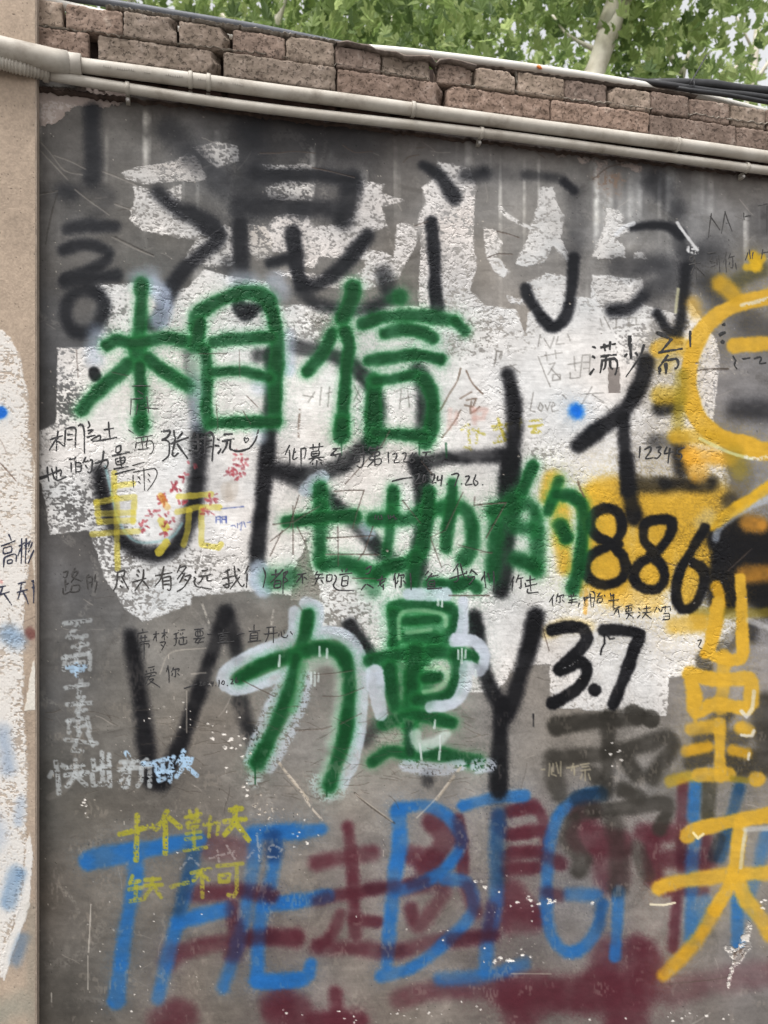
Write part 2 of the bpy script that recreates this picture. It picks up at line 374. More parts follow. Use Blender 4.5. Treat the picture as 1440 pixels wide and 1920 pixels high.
# ---- lost plaster at the top edge
lp = pid('bare_patch', 'rough pinkish bare mortar patch in the top left corner where render fell off')
cv.poly(pts('A', '10,-60 640,-60 620,50 480,78 420,62 300,66 230,95 200,165 130,192 10,205')[0], srgb('#9c9089'), lp, edge=2, rag=7, dry=0.0, rough=0.95, hgt=-0.004)
cv.poly(pts('A', '30,20 200,30 330,70 190,100 150,185 30,190')[0], srgb('#b3a9a3'), lp, edge=3, rag=9, dry=0.5, rough=0.95)
for t in ('140,150 240,160 230,220 200,265 150,250 160,200', '300,160 420,180 500,205 500,250 450,255 380,215 310,200', '90,120 150,130 120,170', '575,225 605,230 600,265 580,250'):
    cv.poly(pts('D', t)[0], srgb('#b3a8a2'), None, edge=2, rag=5, dry=0.35, rough=0.95, hgt=-0.002)
for t in ('900,250 1000,255 980,295 930,280', '1060,280 1180,290 1150,320 1100,330'):
    cv.poly(pts('C', t)[0], srgb('#b0a59e'), None, edge=2, rag=5, dry=0.3, rough=0.95, hgt=-0.002)
cv.poly(pts('D', '130,260 330,240 360,300 340,420 240,440 170,370')[0], srgb('#8f7d70'), None, edge=14, rag=16, dry=0.62, rough=0.95)
# brown dirt and shade below the pipes, painted along the top edge
stain_shade = np.exp(-np.clip(ys[:, None] - (188 + 0.125 * (xs[None, :] - 300)), 0, None) / 26) * (0.35 + 0.9 * cv.fbm(30, 3, 51)) * smooth((xs[None, :] - 120) / 200)
cv.C *= (1 + .10 * topw)[..., None]
cv.C = (cv.C * (1 - 0.62 * np.clip(stain_shade, 0, 1))[..., None] + srgb('#3a2f2a') * (0.62 * np.clip(stain_shade, 0, 1))[..., None]).astype(np.float32)

# ---- white brushed patches
i_main = pid('white_paint_patch', 'large uneven white painted patch across the middle of the wall')
main = [(108,653),(180,650),(196,600),(178,534),(240,532),(265,528),(330,545),(352,538),(385,505),(430,518),(500,528),(520,572),(700,574),(850,574),(919,574),(969,580),
        (984,628),(990,586),(1040,560),(1075,556),(1108,560),(1109,515),(1170,520),(1205,525),(1208,572),(1265,588),(1290,560),(1345,640),(1350,668),(1338,790),
        (1370,900),(1365,1000),(1372,1060),(1400,1140),(1375,1200),(1320,1262),(1277,1268),(1255,1272),(1250,1343),(1180,1340),(1127,1335),(1087,1330),(1032,1327),(1030,1247),(1003,1247),
        (960,1260),(930,1300),(880,1298),(720,1230),(686,1213),(600,1180),(597,1128),(553,1118),(460,1108),(362,1119),(356,1134),(268,1166),(232,1140),(219,1116),(197,1085),
        (167,994),(94,1003),(78,911),(66,887),(60,812),(105,795)]
cv.poly(main, WHT, i_main, edge=2.2, rag=3.6, hgt=0.0005, rough=0.6, edgedry=0.28,
        drys=[(128,955,62,55,0.62),(125,755,30,50,0.66),(225,1050,50,60,0.50),(250,1120,60,50,0.42),(190,1020,45,30,.5),(1245,640,50,70,0.55),(1290,700,40,80,0.42),(1160,560,55,45,0.5),
              (640,1150,60,45,0.5),(600,620,60,30,0.52),(370,1060,60,35,0.35),(600,1000,28,50,.5),(1010,860,30,30,.4),(900,620,60,50,.34),(215,600,30,40,.35),(1240,900,60,60,.3),(1190,640,40,40,.45)])
UP = [('A','600,520 700,480 960,440 1040,390 1110,410 1180,540 1170,575 900,585 760,600 650,570',0.15,'#c4c0bc'),
      ('A','1090,350 1250,310 1390,330 1400,440 1250,490 1140,400',0.60,'#cfcbc7'),
      ('A','680,600 820,640 960,760 1150,870 1200,940 1100,970 900,940 740,910 650,830 690,700',0.30,'#cdc9c5'),
      ('A','900,640 1010,600 1010,700 960,770 900,700',0.55,'#cdc9c5'),
      ('A','1020,1110 1100,980 1200,950 1300,870 1360,900 1370,1150 1200,1160 1060,1140',0.50,'#cdc9c5'),
      ('B','240,425 540,420 550,455 250,460',0.4,'#c9c5c1'), ('B','250,560 400,515 560,540 540,650 280,640',0.58,'#cfcbc7'),
      ('B','810,510 980,545 970,600 1130,640 970,680 1000,800 890,850 880,940 1000,960 1040,990 1060,790 1110,780 1200,810 1180,920 1110,1040 1070,1120 960,1160 860,1200 700,1180 560,1180 450,1140 300,1080 420,1060 480,1080 650,1100 800,1110 860,1050 870,1010 580,990 560,1060 480,1050 470,960 300,960 250,850 300,750 380,720 520,740 550,800 700,790 790,740 810,640',0.36,'#d2cecb'),
      ('B','140,780 260,800 300,900 290,1000 200,1010 150,960',0.66,'#c2beb9'),
      ('C','80,310 300,360 350,480 330,850 360,1060 310,1230 420,1340 100,1380 -60,1380 -60,1200 -40,900 -60,700 0,600 -40,500 60,420',0.30,'#d4d0cd'),
      ('C','400,780 490,800 540,900 500,990 590,1100 545,1150 460,1080 415,980',0.22,'#d0cdca'),
      ('C','800,500 900,490 930,620 980,700 960,850 1000,960 980,1010 900,920 830,1030 700,1070 620,1045 700,900 740,780 780,640',0.30,'#d0cdca'),
      ('C','700,1170 850,1110 1000,1130 1000,1200 980,1440 880,1480 780,1380 730,1230',0.05,'#d4d1ce'),
      ('C','560,1265 680,1290 700,1340 590,1320',0.2,'#cbc8c6'),
      ('D','230,520 320,530 370,600 340,640 430,630 400,700 300,750 370,820 370,900 330,890 180,910 110,890 200,700',0.22,'#cecac6'),
      ('D','430,850 490,850 540,910 440,900',0.2,'#cecac6'),
      ('D','110,1030 270,1050 400,1100 490,1020 510,1120 480,1200 380,1280 240,1290 150,1220',0.40,'#cfcbc7')]
for k, (fr, t, dry, c) in enumerate(UP):
    i = pid('white_brush_patch', None)
    cv.poly(pts(fr, t)[0], srgb(c), i, edge=2.0, rag=4.5, dry=dry * .55, rough=0.6, hgt=0.0006, edgedry=0.40)
S('C', (3.5, 2), 2, .95, '520,640 560,690 640,740 740,790', srgb('#d0cdca'), dry=0.35, haze=0)
S('C', 3.5, 2, .9, '900,880 960,930 1000,1010', srgb('#cfcdcb'), dry=0.25, haze=0)
# the white is not even: cooler, dirtier and thinner places, brush ridges
wm = (cv.ID == i_main).astype(np.float32) + (cv.R < 0.66) * (cv.ID != i_main) * 1.0
wm = np.clip(wm, 0, 1)
mo = cv.fbm(75, 5, 61)
cv.C *= (1 + wm * ((mo - 0.5) * 0.20 + (cv.brushx - 0.5) * 0.06 + (cv.f2 - .5) * 0.07))[..., None]
cv.C += (wm * (cv.fbm(140, 3, 62) - 0.5))[..., None] * np.array([0.04, 0.0, -0.03], np.float32)
wr = wm * smooth((cv.fbm(90, 3, 66) - 0.42) / 0.2)
wrk = np.abs(cv.fbm(15, 3, 67) - 0.5); cv.H += wm * (cv.brushx - 0.5) * 0.0003 - wr * 0.0010 * (wrk < 0.05)
cv.H += wm * (cv.f1 - .5) * 0.00028 * (0.4 + wr) + wm * (cv.fbm(14, 3, 68) - .5) * 0.0008
cv.poly([(572,1005),(584,1060),(600,1100),(600,1124),(546,1124),(552,1066),(570,1030)], srgb('#8f8a83'), None, edge=2, rag=4, rough=.85, hgt=-.0006)
cv.poly([(1140,690),(1162,688),(1163,737),(1141,738)], srgb('#8f8782'), None, edge=1.5, rag=2, rough=.85, hgt=-.0006)
cv.poly(pts('I','870,100 1000,120 1010,330 960,420 840,520 700,580 720,440 800,300')[0], srgb('#aaa5a1'), None, edge=25, rag=18, dry=.50)
cv.poly(pts('I','860,560 980,600 1000,780 1020,900 800,880 760,700')[0], srgb('#b5b0ab'), None, edge=45, rag=20, op=.7)
cv.poly([(360,500),(365,560),(420,600),(440,560),(400,515)], srgb('#d9d6d2'), None, edge=20, rag=5, op=.5)
cv.poly(pts('F','150,280 400,300 420,420 250,400')[0], srgb('#8d8983'), None, edge=10, rag=12, dry=.64)
cv.poly(pts('F','1000,420 1160,440 1100,560 1040,560')[0], srgb('#9b9792'), None, edge=18, rag=12, dry=.66)

# warm faded scribbles under the rest, pencil greys
PEN = srgb('#8b8782')
S('I', .8, 1, .75, '305,290 410,270;330,270 335,310;375,260 380,300;345,330 375,320 340,380;355,350 400,400;365,380 360,410 400,405 400,380 365,380;290,290 320,370 350,440;440,330 500,320;470,290 475,360;450,370 450,400 495,395;510,290 500,390;510,285 550,280 545,380;515,320 545,318;515,350 545,348;265,470 250,560 275,565;300,520 290,550 305,565 315,540 300,520;325,530 335,560 350,520;355,545 375,535 365,520 355,540 360,565 390,560;300,180 290,240;320,200 350,250 370,190;390,190 380,230 420,225;440,180 450,210;500,480 620,470;560,440 500,540;560,480 620,520;600,100 610,140;620,90 640,130 650,150;665,150 700,140;680,100 680,150;720,100 780,95 780,130;750,70 740,140;730,135 790,130;80,270 70,340;80,265 105,265 95,300;100,350 180,330;150,330 200,370;410,480 430,500;630,540 650,560 680,530', PEN, curve=False, haze=0)
S('F', .9, 1, .7, '160,790 220,800;190,830 230,770;270,740 260,850;300,780 330,770;320,740 310,860;470,730 510,800;500,760 470,820;490,810 510,830;1345,520 1340,590;1350,520 1380,520 1370,570;720,770 780,740;740,820 820,800;760,760 750,870;800,760 810,860', PEN, curve=False, haze=0)
S('F', 1.3, 1, .85, '1125,625 1105,700 1050,790 1000,880 970,900;1160,640 1200,720 1260,780;1190,770 1120,810;1160,820 1220,810 1200,860 1150,850;1190,830 1185,900 1240,860;1125,880 1080,960 1010,1050', srgb('#7d6c5f'), haze=0)
S('F', 3, 4, .35, '1060,880 1055,990;1100,900 1090,960;1200,870 1210,960;1210,880 1280,880 1260,930 1210,930', srgb('#cf9a8d'), haze=0)
S('F', 2.2, 1.6, .75, '1130,1000 1170,970 1180,1100;1200,1000 1270,1030;1230,990 1220,1080;1150,1110 1190,1125;1330,1000 1440,960;1350,1050 1440,1010;1360,960 1400,1060;1330,1080 1430,1060;1400,970 1430,1040', srgb('#b5a93c'), curve=False, dry=.3, haze=0)
S('I', 2.0, 1.4, .8, '190,620 220,615;250,612 305,608;245,640 310,632;278,640 258,670 300,668 270,650;200,600 190,690;60,640 160,620;90,600 120,700', srgb('#bcae48'), curve=False, dry=.25, haze=0)

# ---- yellow ground round the number
i_yf = pid('yellow_paint_field', 'yellow sprayed ground behind the black number 886')
S('J', 14, 9, .95, '365,110 345,190', YEL, i_yf); S('J', 13, 10, .95, '400,250 410,420 430,540', YEL, i_yf)
S('J', 26, 14, .93, '600,175 900,190 1190,205;570,230 620,330 650,560;860,330 880,580;1060,280 1120,470', YEL, i_yf)
S('J', 40, 10, .95, '640,280 640,580;880,360 860,560;1080,300 1090,480', YEL, i_yf)
S('J', 20, 8, .95, '1050,560 1040,700;760,240 1000,260;560,480 700,500', YEL, i_yf)
S('J', 34, 12, .9, '960,240 1190,270 1200,330;1120,420 1150,520', YEL, i_yf)
S('J', 15, 14, .6, '660,690 800,700 860,720;600,650 700,680', srgb('#e6b84c'), i_yf)
S('J', 3, 2, .7, '508,600 505,680;525,640 530,700 525,770', srgb('#d89a2f'))
S('J', 9, 8, .5, '340,870 430,830 540,840', srgb('#e8c566'))

# ---- faded black and maroon on the lower part, then blue
WORN = 0.0
i = pid('maroon_lettering', 'faded maroon sprayed characters along the bottom of the wall')
S('N', 11, 9.6, 0.83, '860,565 1000,560 1150,550 1290,590;1080,640 1110,800 1080,900;780,885 930,845 1200,800 1430,790', MAR, i)
S('N', 20, 11.2, 0.50, '960,310 1150,330', MAR, i); S('N', 14, 12.8, 0.63, '740,930 760,880;760,1180 770,1267 740,1290;1350,1150 1400,1260', MAR, i)
S('N', 26, 12.8, 0.68, '700,1250 800,1230;1330,1230 1420,1200', MAR, i)
S('O', 9, 7.2, 0.90, '440,320 460,500 470,700 480,900', MAR, i); S('O', 11, 9.6, 0.80, '270,515 420,480 570,460', MAR, i)
S('O', 8, 7.2, 0.88, '300,705 500,670 660,640 850,620;400,790 350,900 280,960;470,820 600,830', MAR, i)
S('O', 11, 9.6, 0.78, '0,910 160,930;270,965 500,975 700,990 900,940 1200,910', MAR, i)
S('O', 17, 8.0, 0.83, '900,290 960,390 860,540;780,470 900,500', MAR, i); S('O', 10, 5.6, 0.92, '1030,280 1050,400 1060,560', MAR, i)
S('O', 11, 8.8, 0.78, '780,760 820,850 900,760 960,680;1080,640 1130,780;700,660 960,620', MAR, i)
S('O', 10, 6.4, 0.90, '1310,235 1440,205;1250,260 1260,330;1300,360 1440,340;1290,480 1440,460;1290,550 1440,545;1230,740 1210,900', MAR, i)
S('O', 20, 12.8, 0.73, '1310,680 1440,790;1320,820 1440,820', MAR, i)
S('O', 10, 8.0, 0.83, '370,1215 385,1382;250,1360 500,1360', MAR, i); S('O', 20, 12.8, 0.70, '40,1280 80,1230;280,1375 480,1375', MAR, i)
S('O', 14, 12.0, 0.68, '720,1250 900,1200 1150,1190', MAR, i); S('O', 22, 14.4, 0.70, '1250,1200 1440,1300;1330,1240 1360,1382', MAR, i)
S('P', 8, 5.6, 0.92, '0,240 120,228 175,290 185,500;0,380 180,352;0,470 160,465;0,560 150,555', MAR, i)
S('P', 24, 9.6, 0.88, '390,390 600,430;400,240 410,250', MAR, i); S('P', 30, 14.4, 0.68, '540,480 560,620', MAR, i)
S('P', 14, 9.6, 0.88, '740,370 900,365;780,400 800,620;880,510 1100,520', MAR, i)
S('P', 8, 6.4, 0.83, '965,90 950,400 960,560;1095,400 1080,560;860,690 1080,690;925,740 905,1010;265,530 270,540', MAR, i)
S('P', 26, 16.0, 0.80, '545,1040 500,1200 420,1280 200,1250 0,1240', MAR, i); S('P', 17, 12.0, 0.78, '700,1000 690,1140;760,1020 800,1130', MAR, i)
S('P', 34, 17.6, 0.83, '640,1280 640,1440;450,1260 700,1250', MAR, i); S('P', 18, 16.0, 0.43, '900,1260 1150,1200 1440,1150', MAR, i)
S('P', 20, 14.4, 0.58, '0,1270 250,1300;0,700 20,800', MAR, i)
BLW = [('T', '300,380 560,335 900,275', 13, '540,330 560,470 510,700 480,950 455,1140', 12, 'N'), ]
def letter(ch, col_name, segs, extra=''):
    return pid('painted_letter', f'{col_name} sprayed letter {ch}{extra}')
i = letter('T', 'blue', 0, ' of the word THE near the bottom')
S('N', (18, 11), 6, .92, '305,385 330,375 560,335 900,272', BLU, i); S('N', (12, 10), 7, .85, '540,330 560,470 515,700 480,950', BLU, i); S('N', (10, 14), 6, .9, '480,950 455,1140', BLU, i)
i = letter('H', 'blue', 0, ' of the word THE near the bottom')
S('N', 10, 7, .8, '880,330 840,500 790,700 740,880 680,1130', BLU, i); S('N', 9, 8, .75, '1210,260 1180,500 1120,800 1030,1070', BLU, i); S('N', 11, 7, .9, '785,725 900,685 1050,650', BLU, i)
S('N', 9, 10, .35, '870,350 830,500 790,650', BLKS)
i = letter('E', 'blue', 0, ' of the word THE near the bottom')
S('N', 11, 8, .9, '1190,235 1440,225', BLU, i); S('O', 10, 6, .92, '0,350 150,350 300,330', BLU, i)
S('N', 10, 7, .85, '1320,260 1300,450 1245,640 1225,800 1215,1030', BLU, i); S('N', 10, 6, .9, '1240,640 1440,605', BLU, i); S('O', 10, 6, .88, '0,725 150,720 330,690', BLU, i)
S('N', 11, 6, .9, '1215,1040 1440,1025', BLU, i); S('O', 10, 6, .88, '0,1165 200,1140 240,1060', BLU, i)
S('O', 12, 12, .6, '30,380 40,460', srgb('#1c2a4c'))
i = letter('B', 'blue', 0, ' of the word BIG near the bottom')
S('O', (13, 9), 6, .9, '710,240 720,400 690,600 670,800 650,1060', BLU, i); S('O', 9, 6, .9, '710,220 860,205 980,265 1050,380 1010,490 900,590 700,670', BLU, i)
S('O', 9, 6, .85, '960,600 1080,620 1120,740 1060,850 920,980 780,1080 620,1125', BLU, i)
i = letter('I', 'blue', 0, ' of the word BIG near the bottom')
S('O', 9, 5, .92, '1060,205 1230,160 1390,150', BLU, i); S('O', 10, 8, .75, '1250,250 1240,500 1240,700 1200,900 1180,1100', BLU, i); S('O', 9, 9, .7, '940,1140 1180,1125 1390,1060', BLU, i)
i = letter('G', 'blue', 0, ' of the word BIG near the bottom')
S('P', 9, 6, .9, '500,135 370,165 270,260 220,390 200,560 195,800 230,960 310,1035 400,1010 480,900 510,770', BLU, i)
S('P', 9, 8, .7, '320,710 470,715', BLU, i); S('P', 9, 5, .9, '600,695 590,900 580,1060', BLU, i)
for fr, w, so, t in (('N', 9, 10, '1150,545 1290,585;1080,640 1110,800 1085,890;1180,805 1300,795'), ('O', 8, 9, '560,650 690,640;780,625 850,615;640,990 720,985;1000,930 1230,905;1035,290 1050,400;1090,640 1130,770;1215,760 1195,900;0,660 20,690;270,720 330,700'),
                     ('P', 9, 9, '190,500 280,535;190,700 260,715;960,400 960,520;1000,500 1040,520')):
    S(fr, w, so, .62, t, srgb('#46202c'))
i = pid('painted_stroke', 'broken blue sprayed strokes under the yellow 天')
S('P', 10, 6, .85, '1035,95 1020,270', BLU, i); S('P', 9, 7, .7, '1030,390 1010,550 1010,700 1005,960', BLU, i)
S('P', 9, 7, .6, '1085,740 1060,860;1430,380 1375,600 1335,700 1340,820', BLU, i); S('P', 10, 5, .85, '1265,740 1270,985', BLU, i)
S('P', 9, 6, .85, '1280,110 1240,260 1170,500', srgb('#1d4a75'), i)

WORN = 0.0
# ---- big faded black characters across the top
i = pid('painted_character', 'faded black sprayed column of strokes and a ring on the left edge')
S('A', 11, 11, 0.95, '405,95 408,300 415,420 405,545', BLK, i); S('A', 9, 13, 0.70, '205,640 260,665', BLK, i); S('A', 7, 12, 0.30, '260,640 400,615 520,680 500,730 430,800', BLK, i)
S('A', 9, 8, 0.97, '245,895 390,870;435,880 555,880', BLK, i); S('A', 8, 7, 0.95, '215,1040 330,1005 440,1018 520,1065 500,1110 400,1170 230,1235', BLK, i)
S('A', 9, 8, 0.95, '225,1255 420,1230 570,1210', BLK, i); S('A', (8, 9), 9, 0.95, '360,1305 270,1345 225,1450 255,1560 330,1600 430,1560 490,1430 450,1340 370,1305', BLK, i)
i = pid('painted_character', 'faded black sprayed 混 across the top of the wall')
S('A', 12, 22, 0.65, '930,230 1000,330 1090,410 1220,520 1300,600', BLK, i); S('A', (8, 13), 11, 0.95, '850,650 960,755 1100,810 1200,880', BLK, i)
S('A', (10, 12), 8, 0.97, '1180,870 1270,950 1180,1040 1050,1150 960,1260 900,1390 860,1510 800,1545', BLK, i)
S('B', 11, 9, 0.97, '100,790 100,900 110,1020', BLK, i); S('B', 10, 14, 0.60, '30,1040 120,1100 110,1150', BLK, i)
S('B', 18, 30, 0.60, '160,230 170,420 150,650', BLK, i); S('B', 30, 40, 0.30, '200,260 500,230 800,260', BLK)
S('B', 9, 10, 0.95, '190,470 250,490 450,485 620,490 790,520', BLK, i); S('B', 15, 12, 0.92, '790,520 765,640 735,750', BLK, i); S('B', 13, 14, 0.82, '100,680 300,670 500,690 720,700', BLK, i)
S('B', 12, 6, 0.97, '420,845 437,950 447,1060 475,1150', BLK, i); S('B', (10, 12), 8, 0.97, '475,1150 560,1160 650,1110 740,1030 880,860', BLK, i); S('B', 7, 7, 0.97, '280,1025 340,1010 420,990', BLK, i)
S('B', 8, 9, 0.88, '470,1190 560,1270 700,1305 900,1320', BLK, i); S('B', 11, 11, 0.85, '920,1300 1010,1240 1000,1160 980,1090', BLK, i)
S('B', 13, 6, 0.97, '95,1290 130,1330 150,1320', BLK, i); S('B', 7, 6, 0.97, '150,1320 240,1285', BLK, i)
i = pid('painted_character', 'black sprayed 门 with a hooked right leg at the top')
S('B', (6, 12), 7, 0.97, '1220,425 1320,490 1410,620', BLK, i); S('B', (9, 11), 5, 0.97, '1270,775 1290,980 1295,1180 1308,1295', BLK, i)
S('C', 8, 11, 0.90, '265,415 330,418 400,405', BLK, i); S('C', 7, 12, 0.25, '430,405 560,400 700,410', BLK, i); S('C', 5, 8, 0.72, '700,412 850,420 960,440', BLK, i); S('C', 6, 5, 0.97, '980,465 1045,520', BLK, i)
S('C', 11, 18, 0.42, '1050,550 1070,700 1050,930', BLK, i); S('C', 9, 5, 0.97, '1045,1000 1030,1200 1000,1380 960,1455 900,1490 840,1450 760,1340 715,1265 700,1215', BLK, i)
i = pid('painted_character', 'faded black sprayed 字 ending in a hook beside the yellow ring')
S('D', 12, 18, 0.60, '590,320 700,460 745,530', BLK, i); S('D', (4, 8), 6, 0.97, '420,668 560,650 700,660 790,720', BLK, i); S('D', 9, 12, 0.60, '760,720 800,850 830,950', BLK, i)
S('D', 8, 7, 0.97, '825,970 805,1200 780,1400 745,1490', BLK, i); S('D', 7, 6, 0.97, '745,1490 680,1430 605,1310', BLK, i)
S('D', 11, 20, 0.60, '330,960 450,965 600,945 690,990 680,1070 580,1140', BLK, i); S('D', 9, 9, 0.95, '270,1290 400,1270 505,1180', BLK, i)
S('D', 3, 1.5, 0.97, '612,1458 680,1490 790,1533', srgb('#1c1c1e'), i)
S('D', 12, 22, 0.60, '930,870 1030,840;990,1090 1060,1190', BLK); S('D', 20, 20, 0.40, '1400,600 1440,690', BLK); S('D', 14, 20, 0.45, '1200,1310 1310,1430 1440,1500', BLK)
S('D', 12, 9, 0.80, '1215,1070 1300,1020 1390,985', srgb('#4c4a35'))
S('D', 2.0, 1.6, 0.97, '760,630 800,690 850,760 910,835', srgb('#d3d2d2'), haze=0); S('D', 7, 2, 0.95, '860,830 890,835', srgb('#d3d2d2'), dry=.4, haze=0); S('D', 3, 2, 0.90, '300,720 350,670 430,635', srgb('#cfd0d2'), haze=0)

WORN = 0.0
# ---- big black latin letters in the middle
i = letter('U', 'black', 0, ' under the yellow 卓沅')
S('G', (9, 13), 11, .95, '410,340 430,450 470,600 530,730 640,820 780,850 880,800 950,690 990,560 1010,420 1030,200 1035,90', BLKS, i)
S('E', 9, 9, .6, '850,470 870,650 900,870', BLKS, i)
i = letter('R', 'black', 0, ' behind the green 信 and 土')
S('E', 12, 7, .95, '1295,470 1300,650 1290,830', BLKS, i); S('E', 9, 9, .7, '1220,480 1290,490', BLKS, i)
S('H', 12, 7, .96, '130,30 112,200 92,400 72,600 62,760', BLKS, i)
S('F', 11, 8, .92, '110,490 250,520 400,570 500,640 575,730 625,850 600,1000 560,1110', BLKS, i)
S('H', (13, 11), 9, .93, '700,70 600,140 520,210 430,240 300,250 130,220', BLKS, i); S('H', 11, 9, .9, '170,250 300,300 480,420 620,550 720,660 800,740', BLKS, i)
i = letter('H', 'black', 0, ' behind the green 地')
S('F', 12, 8, .88, '865,640 895,700 905,850 885,1000', BLKS, i); S('H', 13, 8, .96, '920,190 950,260 965,450 950,600 930,750 910,850', BLKS, i); S('H', 10, 8, .93, '920,215 1050,175 1200,165 1440,150', BLKS, i)
S('I', (11, 13), 8, .95, '140,380 165,500 170,650 160,800 150,960', BLKS, i); S('J', (17, 13), 8, .96, '150,0 145,200 130,400 112,600 105,660', BLKS, i)
i = letter('Y', 'black', 0, ' with long left arm beside the blue dot')
S('I', 13, 7, .97, '830,320 800,430 720,560 600,650 490,735', BLKS, i); S('I', (9, 10), 6, .95, '715,600 725,800 735,960', BLKS, i); S('J', (10, 15), 7, .95, '735,0 742,150 770,290', BLKS, i)
i = pid('painted_bar', 'black sprayed horizontal bar above the yellow ground')
S('I', 11, 10, .93, '790,925 900,930 1150,925', BLKS, i)
S('I', 12, 8, .9, '905,545 970,535', BLKS); S('I', 13, 8, .9, '1000,770 1010,850', BLKS); S('I', 9, 12, .6, '870,715 1000,720', BLKS); S('I', 15, 16, .7, '1280,555 1440,560', BLKS)
S('I', 14, 16, .5, '1340,80 1440,160', srgb('#55514d'))
i = letter('W', 'black', 0, ' at the left of the word WAY')
S('M', (10, 14), 10, .95, '530,180 560,350 590,550 620,800 650,960 700,965', BLKS, i); S('M', (13, 9), 8, .93, '700,960 790,790 860,600 940,370 1000,180 1050,60', BLKS, i)
S('M', (12, 8), 9, .85, '1050,60 1090,180 1110,310', BLKS, i); S('M', 10, 10, .8, '1125,530 1160,650 1195,750', BLKS, i)
i = letter('A', 'black', 0, ' crossed by the green 力量')
S('K', 11, 7, .95, '685,230 740,310 800,400 880,520', BLKS, i); S('K', 10, 10, .75, '930,620 850,670 760,760', BLKS, i); S('K', 9, 9, .7, '1045,930 1050,950', BLKS, i)
i = letter('Y', 'black', 0, ' right of the green 量')
S('K', 12, 7, .96, '1265,190 1290,370 1330,500 1390,610', BLKS, i); S('L', (14, 12), 8, .97, '135,75 110,200 50,400 0,560 -30,620', BLKS, i); S('K', 13, 7, .95, '1395,600 1385,750 1378,1000', BLKS, i); S('O', 13, 10, .85, '1240,-30 1250,80', BLKS, i); S('O', 12, 12, .35, '1250,100 1255,400 1250,600', BLKS)
# smoky grey strokes at lower right
i = pid('painted_character', 'smoky dark grey sprayed 雪 below the number 3.7')
GRY = srgb('#37342f')
S('L', 15, 6.2, 0.92, '250,695 400,672 560,655 700,640', GRY, i); S('L', 14, 3.1, 0.93, '680,620 700,635;775,650 785,655', GRY, i); S('L', 11, 6.8, 0.92, '540,650 540,850 530,1060', GRY, i)
S('L', 12, 8.3, 0.84, '250,880 500,850 700,810 880,760 910,800 830,920 790,980', GRY, i); S('L', 15, 8.3, 0.76, '230,880 240,980 270,1080', GRY, i)
S('L', 12, 7.3, 0.84, '650,900 700,970;620,1050 720,1100;440,950 470,980', GRY, i)
S('L', 14, 7.3, 0.79, '1200,620 1140,700 1070,770;1010,900 1100,870', GRY, i); S('L', 22, 10.4, 0.84, '1420,590 1430,750;1240,910 1440,900', GRY)
S('L', 13, 7.3, 0.59, '1200,760 1300,760', GRY); S('L', 13, 5.2, 0.74, '1080,320 1085,360', GRY); S('L', 12, 8.3, 0.64, '1180,260 1280,180', GRY)
i = pid('painted_character', 'smoky dark grey sprayed hooked strokes over the maroon blot')
S('P', 12, 6.2, 0.86, '450,240 650,222 870,205 830,340', GRY, i); S('P', 14, 7.3, 0.76, '340,300 320,400 400,520 380,570;380,250 450,240', GRY, i); S('P', 15, 9.4, 0.64, '570,300 600,500 600,670', GRY, i); S('P', 12, 6.2, 0.54, '700,450 760,600', GRY, i)
S('P', 13, 5.2, 0.74, '370,170 500,150', srgb('#1a2c3c')); S('P', 11, 5.2, 0.79, '1110,90 1100,260', srgb('#3c3a2e')); S('P', 10, 5.2, 0.74, '1130,500 1170,400', srgb('#242a33')); S('P', 6, 9, .35, '505,760 500,900', srgb('#262b3e'))
# black mass at the right edge
i = pid('painted_character', 'solid black sprayed 雪 like block at the right edge beside the 886')
S('J', 24, 9, .96, '1210,400 1250,500 1200,600 1210,700', BLKS, i); S('J', 22, 10, .95, '1220,370 1330,340 1440,420', BLKS, i); S('J', 20, 10, .9, '1240,500 1440,490;1260,650 1440,640;1400,700 1440,720', BLKS, i)
S('J', 12, 8, .9, '1250,210 1260,220', BLKS, i); S('J', 18, 14, .55, '1290,60 1290,200 1270,240', srgb('#58534e')); S('J', 10, 10, .8, '1350,850 1350,880', BLKS)
S('J', 26, 9, .97, '1220,390 1330,380 1470,440;1240,450 1230,560 1250,690;1300,480 1460,500;1300,640 1470,650;1400,560 1460,720', BLKS, i)
S('J', 13, 9, .85, '1340,320 1400,330', srgb('#d5983a')); S('J', 12, 9, .8, '1330,580 1430,575', srgb('#c28a34'))

# ---- yellow characters and ring
i = pid('painted_ring', 'large yellow sprayed ring at the right edge')
S('I', (13, 15), 3.5, .97, '1480,-15 1400,0 1300,25 1200,75 1120,150 1070,250 1048,350 1045,460 1075,570 1140,650 1260,715 1310,725', YEL, i)
S('X', 15, 4, .97, '1391,832 1440,846 1520,826 1590,760 1602,690 1570,610 1510,560 1450,553', YEL, i)
S('I', 8, 4, .9, '1310,770 1440,755 1500,760', YEL, i); S('I', 12, 4, .96, '1275,235 1350,228 1500,222', YEL, i)
S('D', 14, 8, .85, '1085,1090 1150,1140 1190,1190', srgb('#c19a2c'), i); S('D', 9, 5, .9, '1330,880 1355,960', srgb('#c8a325'), i); S('D', 6, 4, .8, '1280,965 1340,960 1390,900', srgb('#c8a325'), i); S('D', 10, 10, .7, '880,1240 900,1310', srgb('#d3a53c'))
S('D', 14, 6, .93, '620,1580 700,1545 800,1560 860,1610', YEL, i); S('D', 12, 9, .5, '700,1640 660,1700', srgb('#dcbc5a'))
S('I', 13, 8, .8, '900,485 1000,480', srgb('#b9982b'), i); S('I', 8, 8, .8, '1010,380 1000,480 990,640', OLV, i); S('I', 11, 8, .85, '975,690 1100,690 1260,725', srgb('#c39c2b'), i)
